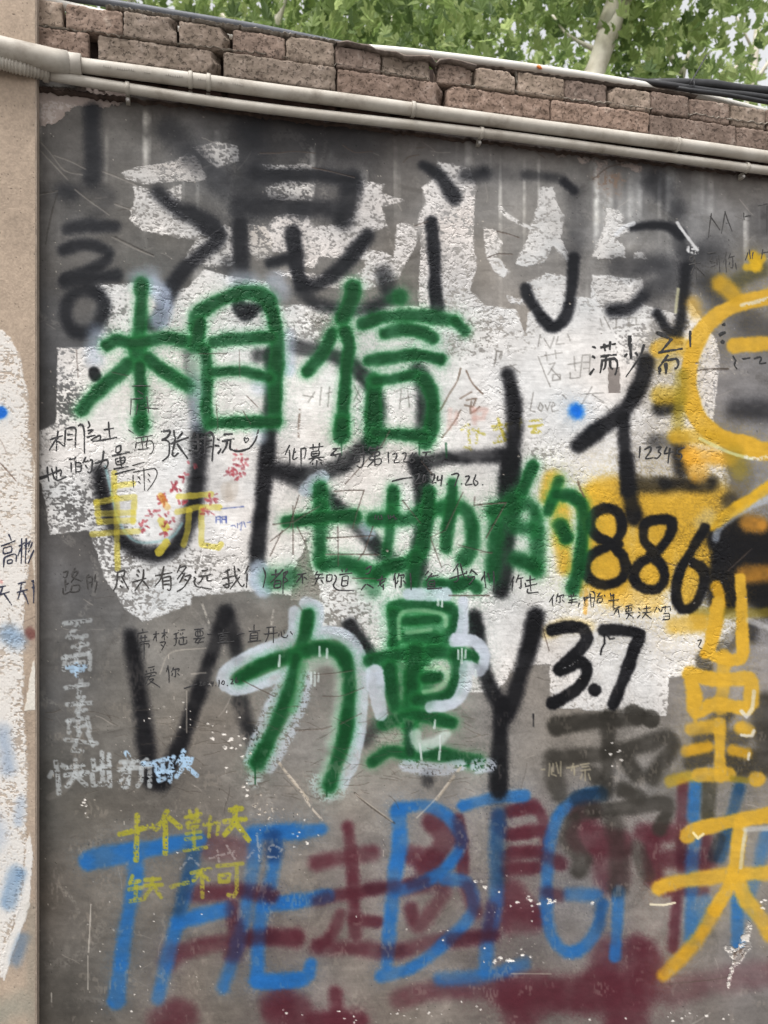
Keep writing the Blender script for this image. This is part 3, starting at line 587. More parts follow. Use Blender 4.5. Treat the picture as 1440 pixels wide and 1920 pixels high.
S('I', 14, 10, .85, '1050,780 1090,870', srgb('#dda63a'), i); S('I', 11, 10, .8, '1060,785 1250,800', srgb('#dda63a'), i); S('I', 12, 12, .65, '1270,780 1300,860', OLV)
S('I', 2.2, 1.5, .6, '1100,700 1250,770 1360,800', srgb('#d5e0b8'), haze=0); S('I', 3, 2, .75, '1330,790 1400,800 1440,790', srgb('#dedbd3'), haze=0, dry=.4)
S('D', 3, 2, .75, '1240,1250 1330,1230 1440,1200', srgb('#d8d4cc'), haze=0, dry=.3); S('D', 2, 2, .6, '765,1130 745,1300', srgb('#ddd9b0'), haze=0)
S('J', 5, 4, .6, '1440,200 1330,250 1200,340 1180,400', srgb('#b9c2d0')); S('J', 9, 4, .93, '1460,130 1400,170 1300,235 1160,330', srgb('#d6aa2b'), i)
S('J', 12, 9, .5, '1140,290 1110,320', srgb('#d3cdb8'))
i = pid('painted_character', 'yellow sprayed 告 like character below the black block at the right edge')
S('J', 9, 4, .95, '1180,640 1200,720 1165,900 1130,970', srgb('#cfa02b'), i); S('J', 9, 3, .96, '1300,600 1310,750 1312,970', YEL, i); S('J', 8, 5, .8, '1060,765 1200,775 1440,770', OLV, i); S('J', 14, 9, .9, '970,835 1100,820', YEL, i)
S('L', 10, 3, .97, '1155,0 1130,150 1115,280 1170,310 1290,310 1292,150 1290,0', YEL, i)
i = pid('painted_character', 'yellow sprayed 量 like character stacked at the right edge')
S('L', 12, 4, .95, '1000,400 1100,425 1200,435 1330,430 1345,520 1320,590 1150,570 1040,610 1025,520 1010,440', YEL, i); S('L', 10, 4, .93, '1190,300 1190,450 1175,600', YEL, i)
S('L', 11, 5, .93, '1010,712 1160,692;1290,705 1330,720', YEL, i); S('L', 9, 4, .93, '1170,680 1170,850 1172,980', YEL, i); S('L', 9, 5, .85, '985,835 1100,810;1240,830 1320,850', srgb('#cfa02b'), i); S('L', 9, 5, .85, '890,1005 1000,975', srgb('#b89b2c'), i); S('L', 11, 4, .93, '1050,970 1220,965;1370,992 1385,994', YEL, i); S('L', 4, 4, .7, '1240,990 1320,1000', OLV)
S('L', 3, 2, .8, '1290,610 1320,640 1350,600 1360,500', srgb('#d9d7d3'), haze=0); S('L', 2, 2, .8, '1290,745 1350,750 1362,720;1335,850 1330,880', srgb('#d9d7d3'), haze=0); S('L', 3, 2, .85, '1035,610 1030,665', YEL); S('L', 4, 3, .6, '1330,100 1440,140', srgb('#cfcdcb'), haze=0)
i = pid('painted_character', 'yellow sprayed 天 at the lower right edge')
S('P', 12, 4, .95, '985,380 1040,345 1200,310 1440,265 1500,260', YEL, i); S('P', 11, 4, .95, '1283,300 1270,450 1240,620 1140,800', YEL, i); S('P', (11, 10), 6, .88, '1140,800 1040,970 900,1120 850,1165', srgb('#cd9e2c'), i)
S('P', 12, 5, .95, '825,675 900,648 1050,622 1250,600 1440,590 1500,585', YEL, i); S('P', (12, 15), 5, .92, '1275,640 1310,730 1370,810 1460,930', YEL, i)
S('P', 2.5, 2, .7, '1315,350 1300,430 1285,560', srgb('#c9ccce'), haze=0); S('P', 3.5, 3, .6, '1310,345 1440,340', srgb('#cfcdc8'), haze=0)
S('P', 2, 1.3, .95, '1020,365 1045,395 1075,370', srgb('#efe0b0'), haze=0)

# ---- the numbers
i8 = pid('painted_digit', 'black sprayed digit 8, left one of the number 886 on yellow')
S('J', 8, 3.5, .98, '690,430 600,400 555,350 560,285 620,248 690,270 710,350 670,420 590,460 530,510 530,580 600,628 680,620 725,570 715,490 650,425', BLKS, i8)
i8 = pid('painted_digit', 'black sprayed digit 8 in the middle of the number 886 on yellow')
S('J', 8, 3.5, .98, '880,480 820,410 822,330 870,308 955,312 945,390 880,470 790,530 768,600 820,650 885,650 922,600 905,530 850,480', BLKS, i8)
i6 = pid('painted_digit', 'black sprayed digit 6 ending the number 886 on yellow')
S('J', 8, 3.5, .98, '1125,345 1070,440 1000,560 978,680 1010,752 1070,735 1112,650 1118,560 1065,520', BLKS, i6)
i3 = pid('painted_digit', 'black sprayed digit 3 and point of the number 3.7')
S('L', 10, 3.5, .98, '225,155 330,135 405,150 425,200 375,270 270,370', BLKS, i3); S('L', 10, 3.5, .98, '270,378 390,335 420,390 380,470 300,530 230,565', BLKS, i3); S('L', 10, 3, .98, '462,488 470,494', BLKS, i3)
i7 = pid('painted_digit', 'black sprayed digit 7 of the number 3.7 with a thin drip')
S('L', 10, 3.5, .98, '515,155 620,155 715,180 690,250 640,400 568,570', BLKS, i7); S('L', 1.6, 1, .97, '518,180 520,230 505,255 498,292', BLKS, i7, haze=0); S('L', 1.2, 1, .95, '540,190 550,205 575,200', BLKS, haze=0)
S('L', .6, .6, .9, '275,372 330,352 370,325', srgb('#9a9a9a'), haze=0, dry=.5)
i = pid('painted_dot', 'small bright blue sprayed dot on the white patch')
S('I', 11, 8, .97, '478,560 484,568', srgb('#1470d2'), i)

# ---- pale bluish touches that lie under the green
BLW2 = srgb('#b4bed2')
S('E', 14, 8, .85, '650,100 700,150 715,230 690,290', BLW2); S('E', 10, 14, .5, '560,60 640,50;350,360 330,440 340,500', BLW2); S('E', 9, 8, .65, '1385,370 1385,560', srgb('#c3cce0'))
S('E', 13, 12, .5, '1110,75 1180,85;1310,80 1340,140', BLW2); S('E', 10, 10, .55, '880,650 890,730 890,850', BLW2); S('E', 14, 10, .5, '1240,640 1230,650', BLW2)
S('H', 13, 4, .9, '330,340 370,295 410,275', srgb('#bcc4cf')); S('H', 15, 6, .92, '75,770 65,830 95,880', srgb('#b6bfcf')); S('H', 9, 5, .7, '640,540 670,575', srgb('#b6bfcf')); S('G', 11, 8, .5, '1390,60 1400,130', srgb('#c0c9d6'))
S('E', 10, 4, .98, '335,570 345,590', BLKS)
S('G', 1.2, 2.5, .7, '450,310 490,480 530,640 620,760 740,775 860,740 920,660', srgb('#8fb5b8'), haze=0)

# ---- green characters
GS = srgb('#2f7c4a')
def G(fr, w, txt, i, op=.96, soft=3.8, col=GRN):
    w_ = w if isinstance(w, tuple) else (w, w)
    for p in pts(fr, txt):
        cv.stroke(p, w_[0] + 3.0, soft + 6, op * .40, srgb('#3f9a5c'), None, w2=w_[1] + 3.5, haze=.08)
        cv.stroke(p, w_[0], soft, op * .93, srgb('#14592b'), i, w2=w_[1]); cv.stroke(p, w_[0] * .62, soft * .9, op * .8, col, i, w2=w_[1] * .62, haze=0)
i = pid('painted_character', 'green sprayed 相, first of the two characters on the upper left')
G('E', (12, 10), '590,95 590,250 575,400', i); G('E', 17, '570,420 572,500', i); G('E', 10, '405,425 450,400 560,415 720,385 840,405', i, .93); G('E', (12, 12), '520,530 420,620 330,700 270,775', i)
G('E', (13, 9), '630,500 730,575 840,635', i); G('E', (9, 12), '580,540 590,700 588,830', i); G('E', 15, '585,850 590,870', i)
G('E', 12, '890,320 885,270 960,210 1080,155 1180,140 1270,175 1300,260 1325,400 1315,600 1310,820', i); G('E', (10, 16), '905,300 895,370 890,430', i); G('E', 10, '930,450 945,600 940,760 960,850', i)
G('E', 10, '975,405 1120,390 1290,380', i, .9); G('E', 8, '970,570 1130,565 1280,600', i, .92); G('E', 9, '970,845 1100,840 1320,840', i); G('E', 11, '800,620 850,650', i, .6)
S('E', 11, 5, .75, '882,500 882,550', srgb('#a9bfae')); S('E', 9, 9, .5, '882,600 890,680', srgb('#7f9d94'))
i = pid('painted_character', 'green sprayed 信, second of the two characters on the upper row')
G('F', 13, '465,130 455,200 400,320', i); G('F', (9, 11), '335,410 285,520 185,645', i); G('F', 10, '415,400 440,480 425,600 410,800 398,980', i); G('F', (14, 16), '395,960 392,1040', i)
G('F', 12, '755,180 757,195', i, .85); G('F', 9, '700,200 720,195', i, .4); G('F', 11, '520,350 650,312 800,300 950,310 1075,330', i, .93); G('F', 8, '1090,335 1150,395', i, .8)
G('F', 11, '660,410 760,385 880,400 955,440', i, .88); G('F', 10, '560,580 700,560 850,540 1000,570', i, .93); G('F', 14, '595,700 590,850 590,1050', i); G('F', 8, '600,700 700,690 850,660', i, .93)
G('F', 12, '900,690 950,800 945,1000 910,1080', i); G('F', 9, '600,1020 750,1030 900,1040', i)
i = pid('painted_character', 'green sprayed 土, first character of the middle row')
G('H', 11, '405,330 410,430', i); G('H', 10, '410,430 405,560 400,720', i, .85, 7); G('H', (9, 12), '220,515 350,500 450,488 590,485', i); G('H', 11, '420,750 500,735 580,750 680,790 720,810', i, .85, 8)
G('H', 14, '150,820 240,815', i, .6, 14); G('H', 8, '640,800 690,880', i, .4, 14)
i = pid('painted_character', 'green sprayed 地 in the middle row')
G('H', 10, '798,345 795,450', i); G('H', 8, '790,450 780,560 765,680', i, .85); G('H', 12, '690,500 800,500 880,500 950,465 1060,440 1170,440 1220,520 1225,640 1180,715', i, .93, 6)
G('H', (9, 12), '1118,305 1110,440 1090,560 1085,655', i); G('H', 12, '995,350 980,500 955,650 930,700 850,745 760,760 710,800', i, .93); G('H', 12, '1000,855 1130,860 1210,840 1250,870', i, .93); G('H', 9, '920,700 900,850', i, .8, 7)
i = pid('painted_character', 'green sprayed 的 ending the middle row beside the yellow ground')
G('J', 11, '262,40 235,110 205,170', i, .93); G('J', 12, '80,270 75,420 60,590', i, .78, 8); G('J', 11, '70,260 150,238 250,235 285,330 285,560', i, .82, 8); G('J', 12, '160,200 170,300', i, .7, 8)
G('J', 10, '180,345 250,350', i, .7, 8); G('J', 13, '180,500 260,530', i, .9, 8); G('J', (8, 9), '395,110 370,180 340,265', i); G('J', 11, '380,180 460,190 515,250 512,400 490,550 465,650', i, .9); G('J', 12, '400,335 430,395', i)
# ---- pale outline, then the last two green characters
i_o = pid('pale_outline', 'pale bluish white sprayed outline round the green 力量')
S('K', 11, 3, .92, '480,128 530,150 535,220;430,170 410,290 300,340 150,410 92,480 140,520 250,505 395,445', OUT, i_o)
S('K', 11, 4, .85, '400,460 340,570 270,720 225,860;480,470 450,620 370,780 310,890', OUT, i_o, dry=.25); S('K', 12, 3, .92, '520,265 640,270 715,345 742,450 732,650 700,850 650,960', OUT, i_o)
S('K', 12, 6, .75, '530,960 560,1015 640,1000;250,900 240,950', srgb('#b8c4c4'), i_o, dry=.35); S('K', 9, 8, .6, '590,870 570,920;500,420 580,385 640,440 640,620 600,780', srgb('#c5d3c8'))
S('K', 12, 6, .6, '860,140 850,250 870,330', srgb('#b9ccc0'))
i = pid('painted_character', 'green sprayed 力 with a pale outline')
G('K', 10, '492,180 478,270 455,340', i, .97, 4); G('K', 12, '170,475 280,415 400,375 550,335 640,355 678,450 680,600 660,750 620,880 590,975', i, .97, 5); G('K', (9, 14), '435,380 410,500 370,620 320,740 255,870', i, .97, 5)
S('K', 7, 5, .55, '465,420 450,520 420,620', srgb('#4d9160'))
i = pid('painted_character', 'green sprayed 量 with a pale outline')
G('K', 25, '1000,200 1100,240;980,350 1000,520', i, .5, 14, srgb('#1d6b38'))
G('K', 12, '885,150 1000,138 1150,150 1182,200 1165,260 1080,330 1000,420', i, .97); G('K', 13, '890,180 900,260 890,310', i); G('K', 9, '945,210 1090,200', i, .93); G('K', 12, '950,285 1080,290', i, .9)
G('K', 11, '780,395 900,370 1020,350 1200,365 1270,378', i); G('K', 13, '870,430 880,540 900,610', i); G('K', 15, '990,350 975,500 965,690', i, .98); G('K', 13, '1180,370 1190,440 1165,530 1100,575 1000,580', i, .93)
G('K', 11, '1040,475 1095,470', i, .93); G('K', 11, '840,690 1000,650 1160,685', i, .95); G('K', (10, 13), '790,865 870,815 950,830 1100,830 1280,865', i, .93); G('K', 9, '960,690 965,820', i, .95, 5, srgb('#173f2a'))
S('K', 2.5, 3, .6, '915,290 920,180 1010,160 1120,180 1130,230;1060,250 950,265;1040,430 1120,425 1140,480 1080,530 1030,540', srgb('#a9c9a6'))
S('K', 11, 3, .92, '960,85 1130,85', srgb('#b9c6cc'), i_o); S('K', 9, 3, .92, '1212,120 1212,250 1185,290', OUT, i_o); S('K', 10, 3, .93, '1175,300 1265,305 1312,370 1290,440 1225,420 1222,500 1170,590 1060,610', OUT, i_o)
S('K', (16, 10), 3, .93, '800,450 812,550 830,645', OUT, i_o); S('K', 9, 5, .8, '990,740 1010,790 1090,770 1130,735', srgb('#c3cfc8'), i_o); S('K', 10, 4, .85, '940,882 1100,902 1200,880', OUT, i_o, dry=.2); S('K', 11, 4, .85, '1280,885 1335,880', OUT, i_o, dry=.3)
S('K', 8, 8, .5, '830,760 900,750', srgb('#c9cbbf'), dry=.3)
for d in ('1105,745 1105,800 1100,855', '1010,780 1020,860', '1083,670 1078,708', '1190,345 1190,385', '1225,345 1222,380', '1207,340 1205,405', '545,330 545,372', '580,340 578,380', '360,370 355,420', '505,450 505,500', '522,450 522,510', '540,455 538,490', '1270,440 1272,468', '1095,110 1095,135', '1115,115 1113,140'):
    S('K', (1.3, 1.9), 1, .92, d, srgb('#c9d2cf'), haze=0, hgt=.0004)

# ---- yellow marker names, red blossom dabs, chalk writing
i = pid('marker_writing', 'translucent yellow brush-marker 卓沅 across the black U')
YM = srgb('#cdbd44')
S('G', 5, 1.4, .60, '505,350 503,490;510,430 620,415;395,530 500,512 630,495 620,650;395,530 412,650;400,600 620,592;410,650 620,640;370,725 500,715 650,708;520,500 520,720 525,935', YM, i, curve=False, haze=0)
S('G', 5, 1.4, .64, '900,495 1100,480;890,590 1010,560 1150,560;965,580 955,700 930,790;1040,570 1040,790 1145,808 1160,788', YM, i, curve=False, haze=0); S('G', 7, 1.2, .8, '790,640 820,685;825,775 780,835', YM, i, haze=0)
i = pid('blossom_dabs', 'red dabbed blossoms between the yellow characters')
for cx, cy, n in ((1265,345,16),(1290,290,12),(1205,350,8),(880,435,14),(930,370,9),(800,520,16),(745,600,9),(685,680,9),(810,710,8),(1100,510,10),(1070,590,8),(850,630,9),(920,550,5),(980,300,4),(1260,240,6)):
    for _ in range(n):
        a = rng.uniform(0, 6.28); r = rng.uniform(4, 34); x, y = cx + math.cos(a) * r, cy + math.sin(a) * r; l = rng.uniform(6, 22)
        S('G', rng.uniform(.9, 2.2), 1, rng.uniform(.5, .85), f'{x:.0f},{y:.0f} {x + math.cos(a + .5) * l:.0f},{y + math.sin(a + .5) * l:.0f}', srgb(random.choice(['#a8424c', '#b4555c', '#8e3540'])), i, haze=0)
S('G', 5, 2, .6, '790,490 830,560', srgb('#cf9c3a'), haze=0); S('G', 9, 3, .4, '1190,440 1200,500;1230,430 1220,490', srgb('#b3a79a'), haze=0)
S('G', .9, .8, .8, '1130,620 1130,655;1130,620 1155,618 1155,655;1140,635 1150,635;1165,620 1165,655;1165,620 1192,618 1192,655;1172,635 1185,635', srgb('#3b4f9a'), curve=False, haze=0)
S('G', .7, .8, .7, '1220,675 1240,670 1250,680;1260,660 1262,685;1270,665 1290,650 1280,700;1300,650 1310,680;1320,655 1340,650;1160,570 1300,555', srgb('#4d5d9a'), curve=False, haze=0)
CH = srgb('#b4b8b9'); CHB = srgb('#a9c3da')
i = pid('chalk_writing', 'column of smudged pale chalk characters down the left side')
kw = dict(curve=False, haze=0, rough=.8, dry=.22)
S('M', 3.6, 1.6, .75, '175,112 315,95;250,120 190,190 295,178;220,240 300,222;270,195 250,260;165,300 300,275;180,290 172,360;312,260 312,360;200,330 280,320;240,280 240,390;180,460 300,440;265,420 250,510;190,550 320,540;280,510 240,590 290,580;190,640 300,620 312,690;200,700 200,640;250,600 250,690;230,670 290,660;180,740 350,760;260,700 220,800 270,800;300,700 330,770', CH, i, **kw)
S('M', 3.0, 1.6, .8, '190,350 290,345;240,330 240,395;215,370 275,365', CHB, i, **kw)
i = pid('chalk_writing', 'pale chalk line 快出新歌 below the black W')
S('M', 4.0, 1.5, .9, '128,860 140,940 145,1030;95,940 108,915;160,878 185,892;195,890 275,880 268,930;180,932 300,918;235,850 230,940 190,990;240,940 292,985;378,808 382,980;330,850 335,900 420,882;415,820 416,885;325,930 330,985 420,970;415,900 422,990;510,812 525,835;480,862 570,850;500,870 510,890;545,865 535,885;470,902 580,890;525,900 516,990 490,1000;500,930 475,965;620,848 592,870 590,960 570,990;590,890 650,872;636,890 636,990', CH, i, **kw)
S('M', 4.0, 1.5, .95, '660,862 765,835;672,880 672,910 710,900 706,870;680,922 762,905;752,840 745,965;682,930 685,960 715,950;820,800 790,870;800,850 862,840 850,870;832,860 780,940;830,880 888,932;510,812 520,830;600,870 650,870', CHB, i, **kw)
i = pid('marker_writing', 'yellow green painted 十个勤天 above the blue T')
YG = srgb('#a5a03c'); kw = dict(curve=False, haze=0, rough=.6, dry=.12)
S('N', 4.6, 1.2, .95, '475,242 560,222 645,198;568,140 566,250 562,382;730,120 700,180 668,215;735,150 800,205;720,180 720,345;1070,112 1130,105;1040,175 1150,160;1100,100 1096,180 1040,245;1100,180 1170,275', YG, i, **kw)
S('N', 3.0, 1.2, .88, '830,152 912,132;852,118 860,160;890,110 890,160;840,180 902,170 890,205 842,210 840,180;870,150 876,320;835,240 910,230;830,270 912,260;822,330 942,315;930,192 1010,180 1000,245;962,150 955,255', YG, i, **kw)
i = pid('marker_writing', 'yellow green painted 缺一不可 below the blue bar of the T')
S('N', 3.4, 1.2, .82, '542,468 530,510;530,502 580,495;525,540 592,530;562,500 560,600;530,604 606,590;612,490 690,482;610,520 702,515;652,480 640,540 610,580;655,520 697,582;750,527 842,503;862,452 962,430;922,435 872,492;918,450 920,582;930,470 952,487;1002,415 1137,400;1012,465 1016,500 1060,495 1066,460 1012,465;1106,410 1106,550 1090,577 1060,570', YG, i, **kw)
S('N', 1.6, 1.2, .6, '960,372 1095,335;1050,300 1095,375;1000,330 1010,390;1215,240 1228,385;1165,370 1205,325;1235,300 1225,330;1270,325 1300,300 1350,325 1325,368 1275,365 1290,310;800,430 860,360;860,370 900,410', srgb('#b9b2ae'), curve=False, haze=0, dry=.3)
S('L', 1.1, 1, .8, '165,940 185,938;212,905 208,975;225,930 222,965 250,975;232,905 232,950;250,900 262,960;275,895 275,975;310,930 375,918;345,905 335,945;350,930 352,968;385,912 432,905;395,925 430,920;388,945 440,938;412,940 412,1000;395,965 385,990;430,962 440,995', srgb('#a9a08a'), curve=False, haze=0)

# ---- incised scratches and cracks, pale chips
CR = srgb('#5d5048')
S('H', .8, .8, .8, '150,530 260,515 400,430;135,620 240,540 290,370;258,430 258,690;200,560 135,700;280,540 320,620;480,350 560,345 642,345 600,470 580,550;440,603 690,590;435,690 560,690 720,692;500,540 502,750;690,540 640,680 610,720;850,400 945,520;1175,355 1080,560 1000,600;1000,600 1060,760;1240,380 1235,425 1410,410 1300,600;1150,640 1330,685;580,820 700,820;470,885 585,885;950,185 1010,260;780,20 740,100 640,200 540,310', CR, haze=0, hgt=-.0008, curve=False)
S('H', .9, .8, .8, '1100,912 1320,912', CR, haze=0, curve=False)
S('E', .6, .8, .7, '240,450 250,600;995,745 1005,880;1220,760 1160,700;1140,780 1180,850;1120,450 1122,600;900,470 1050,470;430,570 520,590', CR, haze=0, hgt=-.0006, curve=False)
S('K', .7, .8, .7, '190,490 330,560;700,440 600,455 520,460;750,520 640,560 560,560;740,640 640,690;430,720 560,712 600,700', CR, haze=0, hgt=-.0006)
S('K', 2.2, 1.2, .8, '355,870 400,930 490,1040;1200,890 1150,960 1090,1040', srgb('#b9ad9c'), haze=0, dry=.2, hgt=.0004)
S('O', 1.4, 1, .85, '95,10 170,100 230,200 300,280', srgb('#c9beb0'), haze=0, dry=.2); S('O', 1.2, 1, .8, '475,135 560,210 690,300', srgb('#4c443d'), haze=0, hgt=-.001); S('O', .8, .8, .7, '480,140 570,208 680,290;985,75 900,180 810,270', srgb('#cfc5b8'), haze=0)
S('P', 1.6, .8, .95, '778,766 850,770 915,757', srgb('#e0d6bd'), haze=0); S('P', .8, .8, .8, '0,1158 220,1158', srgb('#a79d92'), haze=0); S('P', .6, .8, .7, '880,1215 1130,1190 1240,1170', CR, haze=0)
S('N', .8, .8, .7, '318,620 312,760 305,880;302,900 302,1080;105,1100 105,1150', srgb('#cfc8be'), haze=0)
S('A', 1.0, 1, .6, '40,290 130,390 220,500 340,530;150,400 260,440 360,490;60,370 240,560;480,510 560,540 700,600;560,730 680,770;290,630 380,700 520,800;540,950 700,1030 820,1080;30,670 170,640', srgb('#8d8780'), haze=0, hgt=-.0008); S('A', .8, .8, .5, '30,660 170,645;90,1000 130,800 170,660;560,950 700,1020 820,1075', srgb('#37332f'), haze=0, hgt=-.0008)
S('B', .7, .8, .8, '730,300 800,345 910,340;1100,410 1130,375 1195,362;1180,320 1230,315;1170,800 1250,770;540,440 640,460 800,500;220,350 330,350 430,340 560,350', CR, haze=0, hgt=-.0008)
S('C', .7, .8, .8, '500,810 580,830 655,855;430,1000 510,970 610,975;770,240 840,290;1180,440 1300,350 1400,330', CR, haze=0, hgt=-.0006)
S('I', 1.4, 1, .8, '1085,360 1150,352 1240,352', srgb('#4a4038'), haze=0); S('J', 1.6, 1, .8, '490,115 505,160 520,190', srgb('#6d5b49'), haze=0); S('J', .8, .8, .6, '0,230 130,220 30,400;0,470 60,468;0,685 45,688;930,520 990,540;1240,560 1360,450;310,830 345,960', CR, haze=0, hgt=-.0006, curve=False)
S('M', .8, .8, .6, '835,480 835,700;690,385 750,270 940,245;860,385 940,378', srgb('#b9b1a6'), haze=0); S('M', 1.6, 1, .6, '920,10 955,110;1305,40 1290,150', srgb('#c9c3b9'), haze=0, dry=.3)
S('F', 1.8, 1, .8, '138,880 132,960 130,1050', srgb('#7a6a5e'), haze=0, dry=.2)
for _ in range(140):      # hairline crazing in the lower render
    x, y = rng.uniform(80, 900), rng.uniform(1330, 1500); scratch(x, y, rng.normal(0, .3), rng.uniform(10, 45), srgb('#5b534b'), .35, .5, -.0005)
def chips(cx, cy, rx, ry, n, smin, smax, col='#e3ddd6', dry=.35):
    for _ in range(n):
        x, y = rng.normal(cx, rx), rng.normal(cy, ry); r = rng.uniform(smin, smax); k = 7; ph = rng.uniform(0, 6)
        P = [(x + math.cos(6.283 * j / k + ph) * r * rng.uniform(.4, 1.3), y + math.sin(6.283 * j / k + ph) * r * rng.uniform(.3, .9)) for j in range(k)]
        cv.poly(P, srgb(col), None, edge=1.2, rag=2.5, rough=.9, hgt=-.0012, dry=dry * rng.random())
ic = pid('bare_patch', 'crumbled white scar in the render at the lower right corner')
cv.poly(pts('P', '1330,860 1350,880 1340,960 1350,1010 1320,1040 1290,1090 1250,1120 1215,1265 1208,1200 1240,1080 1190,1010 1200,995 1270,1010 1290,940')[0], srgb('#d8d2cb'), ic, edge=1.5, rag=5, dry=.42, rough=.95, hgt=-.003)
cv.poly(pts('P', '1240,1040 1330,1000 1300,1070 1250,1100')[0], srgb('#7d6f66'), ic, edge=3, rag=6, dry=.5, rough=.95)
chips(990,1705,14,10,9,2,5); chips(1035,1690,10,5,5,3,7); chips(1110,1692,3,4,2,3,5); chips(905,1662,10,8,4,3,6); chips(940,1800,16,4,6,2,6); chips(975,1790,8,8,6,2,4); chips(440,1390,18,14,14,1.5,5); chips(410,1360,25,12,10,1,3)
chips(1432,1690,4,8,4,2,5); chips(160,1520,6,14,10,1,3.5); chips(500,1525,22,18,34,.8,2.6, '#cfc4b6'); chips(560,1570,12,14,10,1,2.5); chips(280,1320,6,20,5,1,3); chips(330,1330,40,30,14,.8,2); chips(1160,1420,10,14,8,1.5,4,'#c9c4be'); chips(460,1477,3,8,6,1.5,4)
chips(700,1900,120,12,30,.8,2.4); chips(1300,1905,60,10,16,1,3); chips(250,1780,120,80,40,.7,1.8); chips(900,1720,120,60,30,.7,2)
chips(400,1000,150,90,18,.7,1.8,'#8a837b'); chips(1000,700,150,120,40,.8,2.2,'#a19a92'); chips(1200,1180,120,70,24,.7,1.8,'#8f8880')

# wear over everything painted: rubbed, dusty and chalky places
wear = smooth((eq(cv.fbm(28, 4, 91)) - .80) / .2) * smooth((eq(cv.noise(3.2, 7.5, 92)) - .45) / .3) * smooth((ys[:, None] - 1000) / 500)
cv.C = (cv.C * (1 - .30 * wear[..., None]) + srgb('#a59b90') * (.30 * wear[..., None])).astype(np.float32)
cv.C *= (1 + (cv.fbm(70, 4, 93) - .5) * .14 + (cv.fbm(7, 2, 94) - .5) * .07)[..., None]
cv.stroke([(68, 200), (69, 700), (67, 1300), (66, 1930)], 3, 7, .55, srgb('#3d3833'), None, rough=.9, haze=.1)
for (x, y, ln) in ((268, 800, 26), (640, 832, 22), (836, 842, 16), (786, 840, 14), (478, 1450, 20), (612, 1480, 14), (1150, 1125, 18), (1000, 1350, 12)):
    cv.stroke([(x, y - 10), (x + .6, y + ln)], 1.5, 1, .8, srgb('#124d29') if y < 1490 and x < 900 else BLKS, None, haze=0, w2=.8)
# extra relief: paint film edges, grain
cv.H += (cv.grain - .5) * 0.00006

# ------------------------------------------------------------------ wall as a thing: empty > plaster, paint parts, bricks
wall = tag(empty('brick_wall', (0.5, 0.12, 0.0)), 'grey rendered brick wall covered in graffiti with bare brick courses on top', 'wall')
ZTOP = 0.862 + CAMZ
def grid_parts(c, ztop, names, base_name, base_label, parent, mat, pa_h=0.0):
    PX, PY = np.meshgrid(c.xs, c.ys)
    X, Y_, Z = at(PX, PY, c.Y); V = np.stack([X, c.Y - c.H, Z], -1)
    col = np.concatenate([lin(c.C) ** 1.12 * K_ALB, c.R[..., None]], -1)
    # rows carried on down to the ground, coarser
    nb = 14; last = V[-1]; ext_v, ext_c = [], []
    for k in range(1, nb + 1):
        r = last.copy(); r[:, 2] = last[:, 2] * (1 - k / nb) - 0.05 * (k == nb); ext_v.append(r); ext_c.append(col[-1] * max(0, 1 - k / 3) + col[-40:].mean((0, 1)) * min(1, k / 3))
    V = np.concatenate([V, np.array(ext_v)]); col = np.concatenate([col, np.array(ext_c)])
    ID = np.concatenate([c.ID, np.zeros((nb, c.nx), int)])
    ny, nx = V.shape[:2]; idx = np.arange(ny * nx).reshape(ny, nx)
    Q = np.stack([idx[:-1, :-1], idx[1:, :-1], idx[1:, 1:], idx[:-1, 1:]], -1).reshape(-1, 4)
    qid = np.maximum(np.maximum(ID[:-1, :-1], ID[1:, 1:]) * 0, ID[:-1, :-1]).reshape(-1)
    keep = (V[:-1, :-1, 2] < ztop).reshape(-1)
    Vf = V.reshape(-1, 3); Cf = col.reshape(-1, 4).astype(np.float32)
    cnt = np.bincount(qid[keep], minlength=len(names) + 1)
    for i in range(len(names) + 1):
        if i and cnt[i] < 60: qid[qid == i] = 0
    for i in range(len(names) + 1):
        sel = keep & (qid == i)
        if not sel.any(): continue
        q = Q[sel]; u, inv = np.unique(q, return_inverse=True)
        nm, lb = (base_name, base_label) if i == 0 else names[i]
        me = np_mesh(nm, Vf[u], inv.reshape(-1, 4))
        at_ = me.color_attributes.new('paint', 'FLOAT_COLOR', 'POINT'); at_.data.foreach_set('color', Cf[u].ravel())
        o = link(nm, me, mat, parent)
        if lb: o['label'] = lb
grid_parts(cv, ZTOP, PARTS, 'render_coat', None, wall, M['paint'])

# body of the wall behind the sheet, and its plain continuation to both sides
XL, XR = -3.5, float(at(xs[-1], 960)[0])
b = MB(); b.box(XL, XR + 3.0, 0.02, 0.24, -0.05, ZTOP - 0.002); b.build('wall_core', M['core'], wall)
b = MB(); b.box(XR - 0.002, XR + 3.0, 0.001, 0.0195, -0.05, ZTOP); b.box(XL, -0.31, 0.001, 0.0195, -0.05, ZTOP); b.build('render_coat', M['cement'], wall)

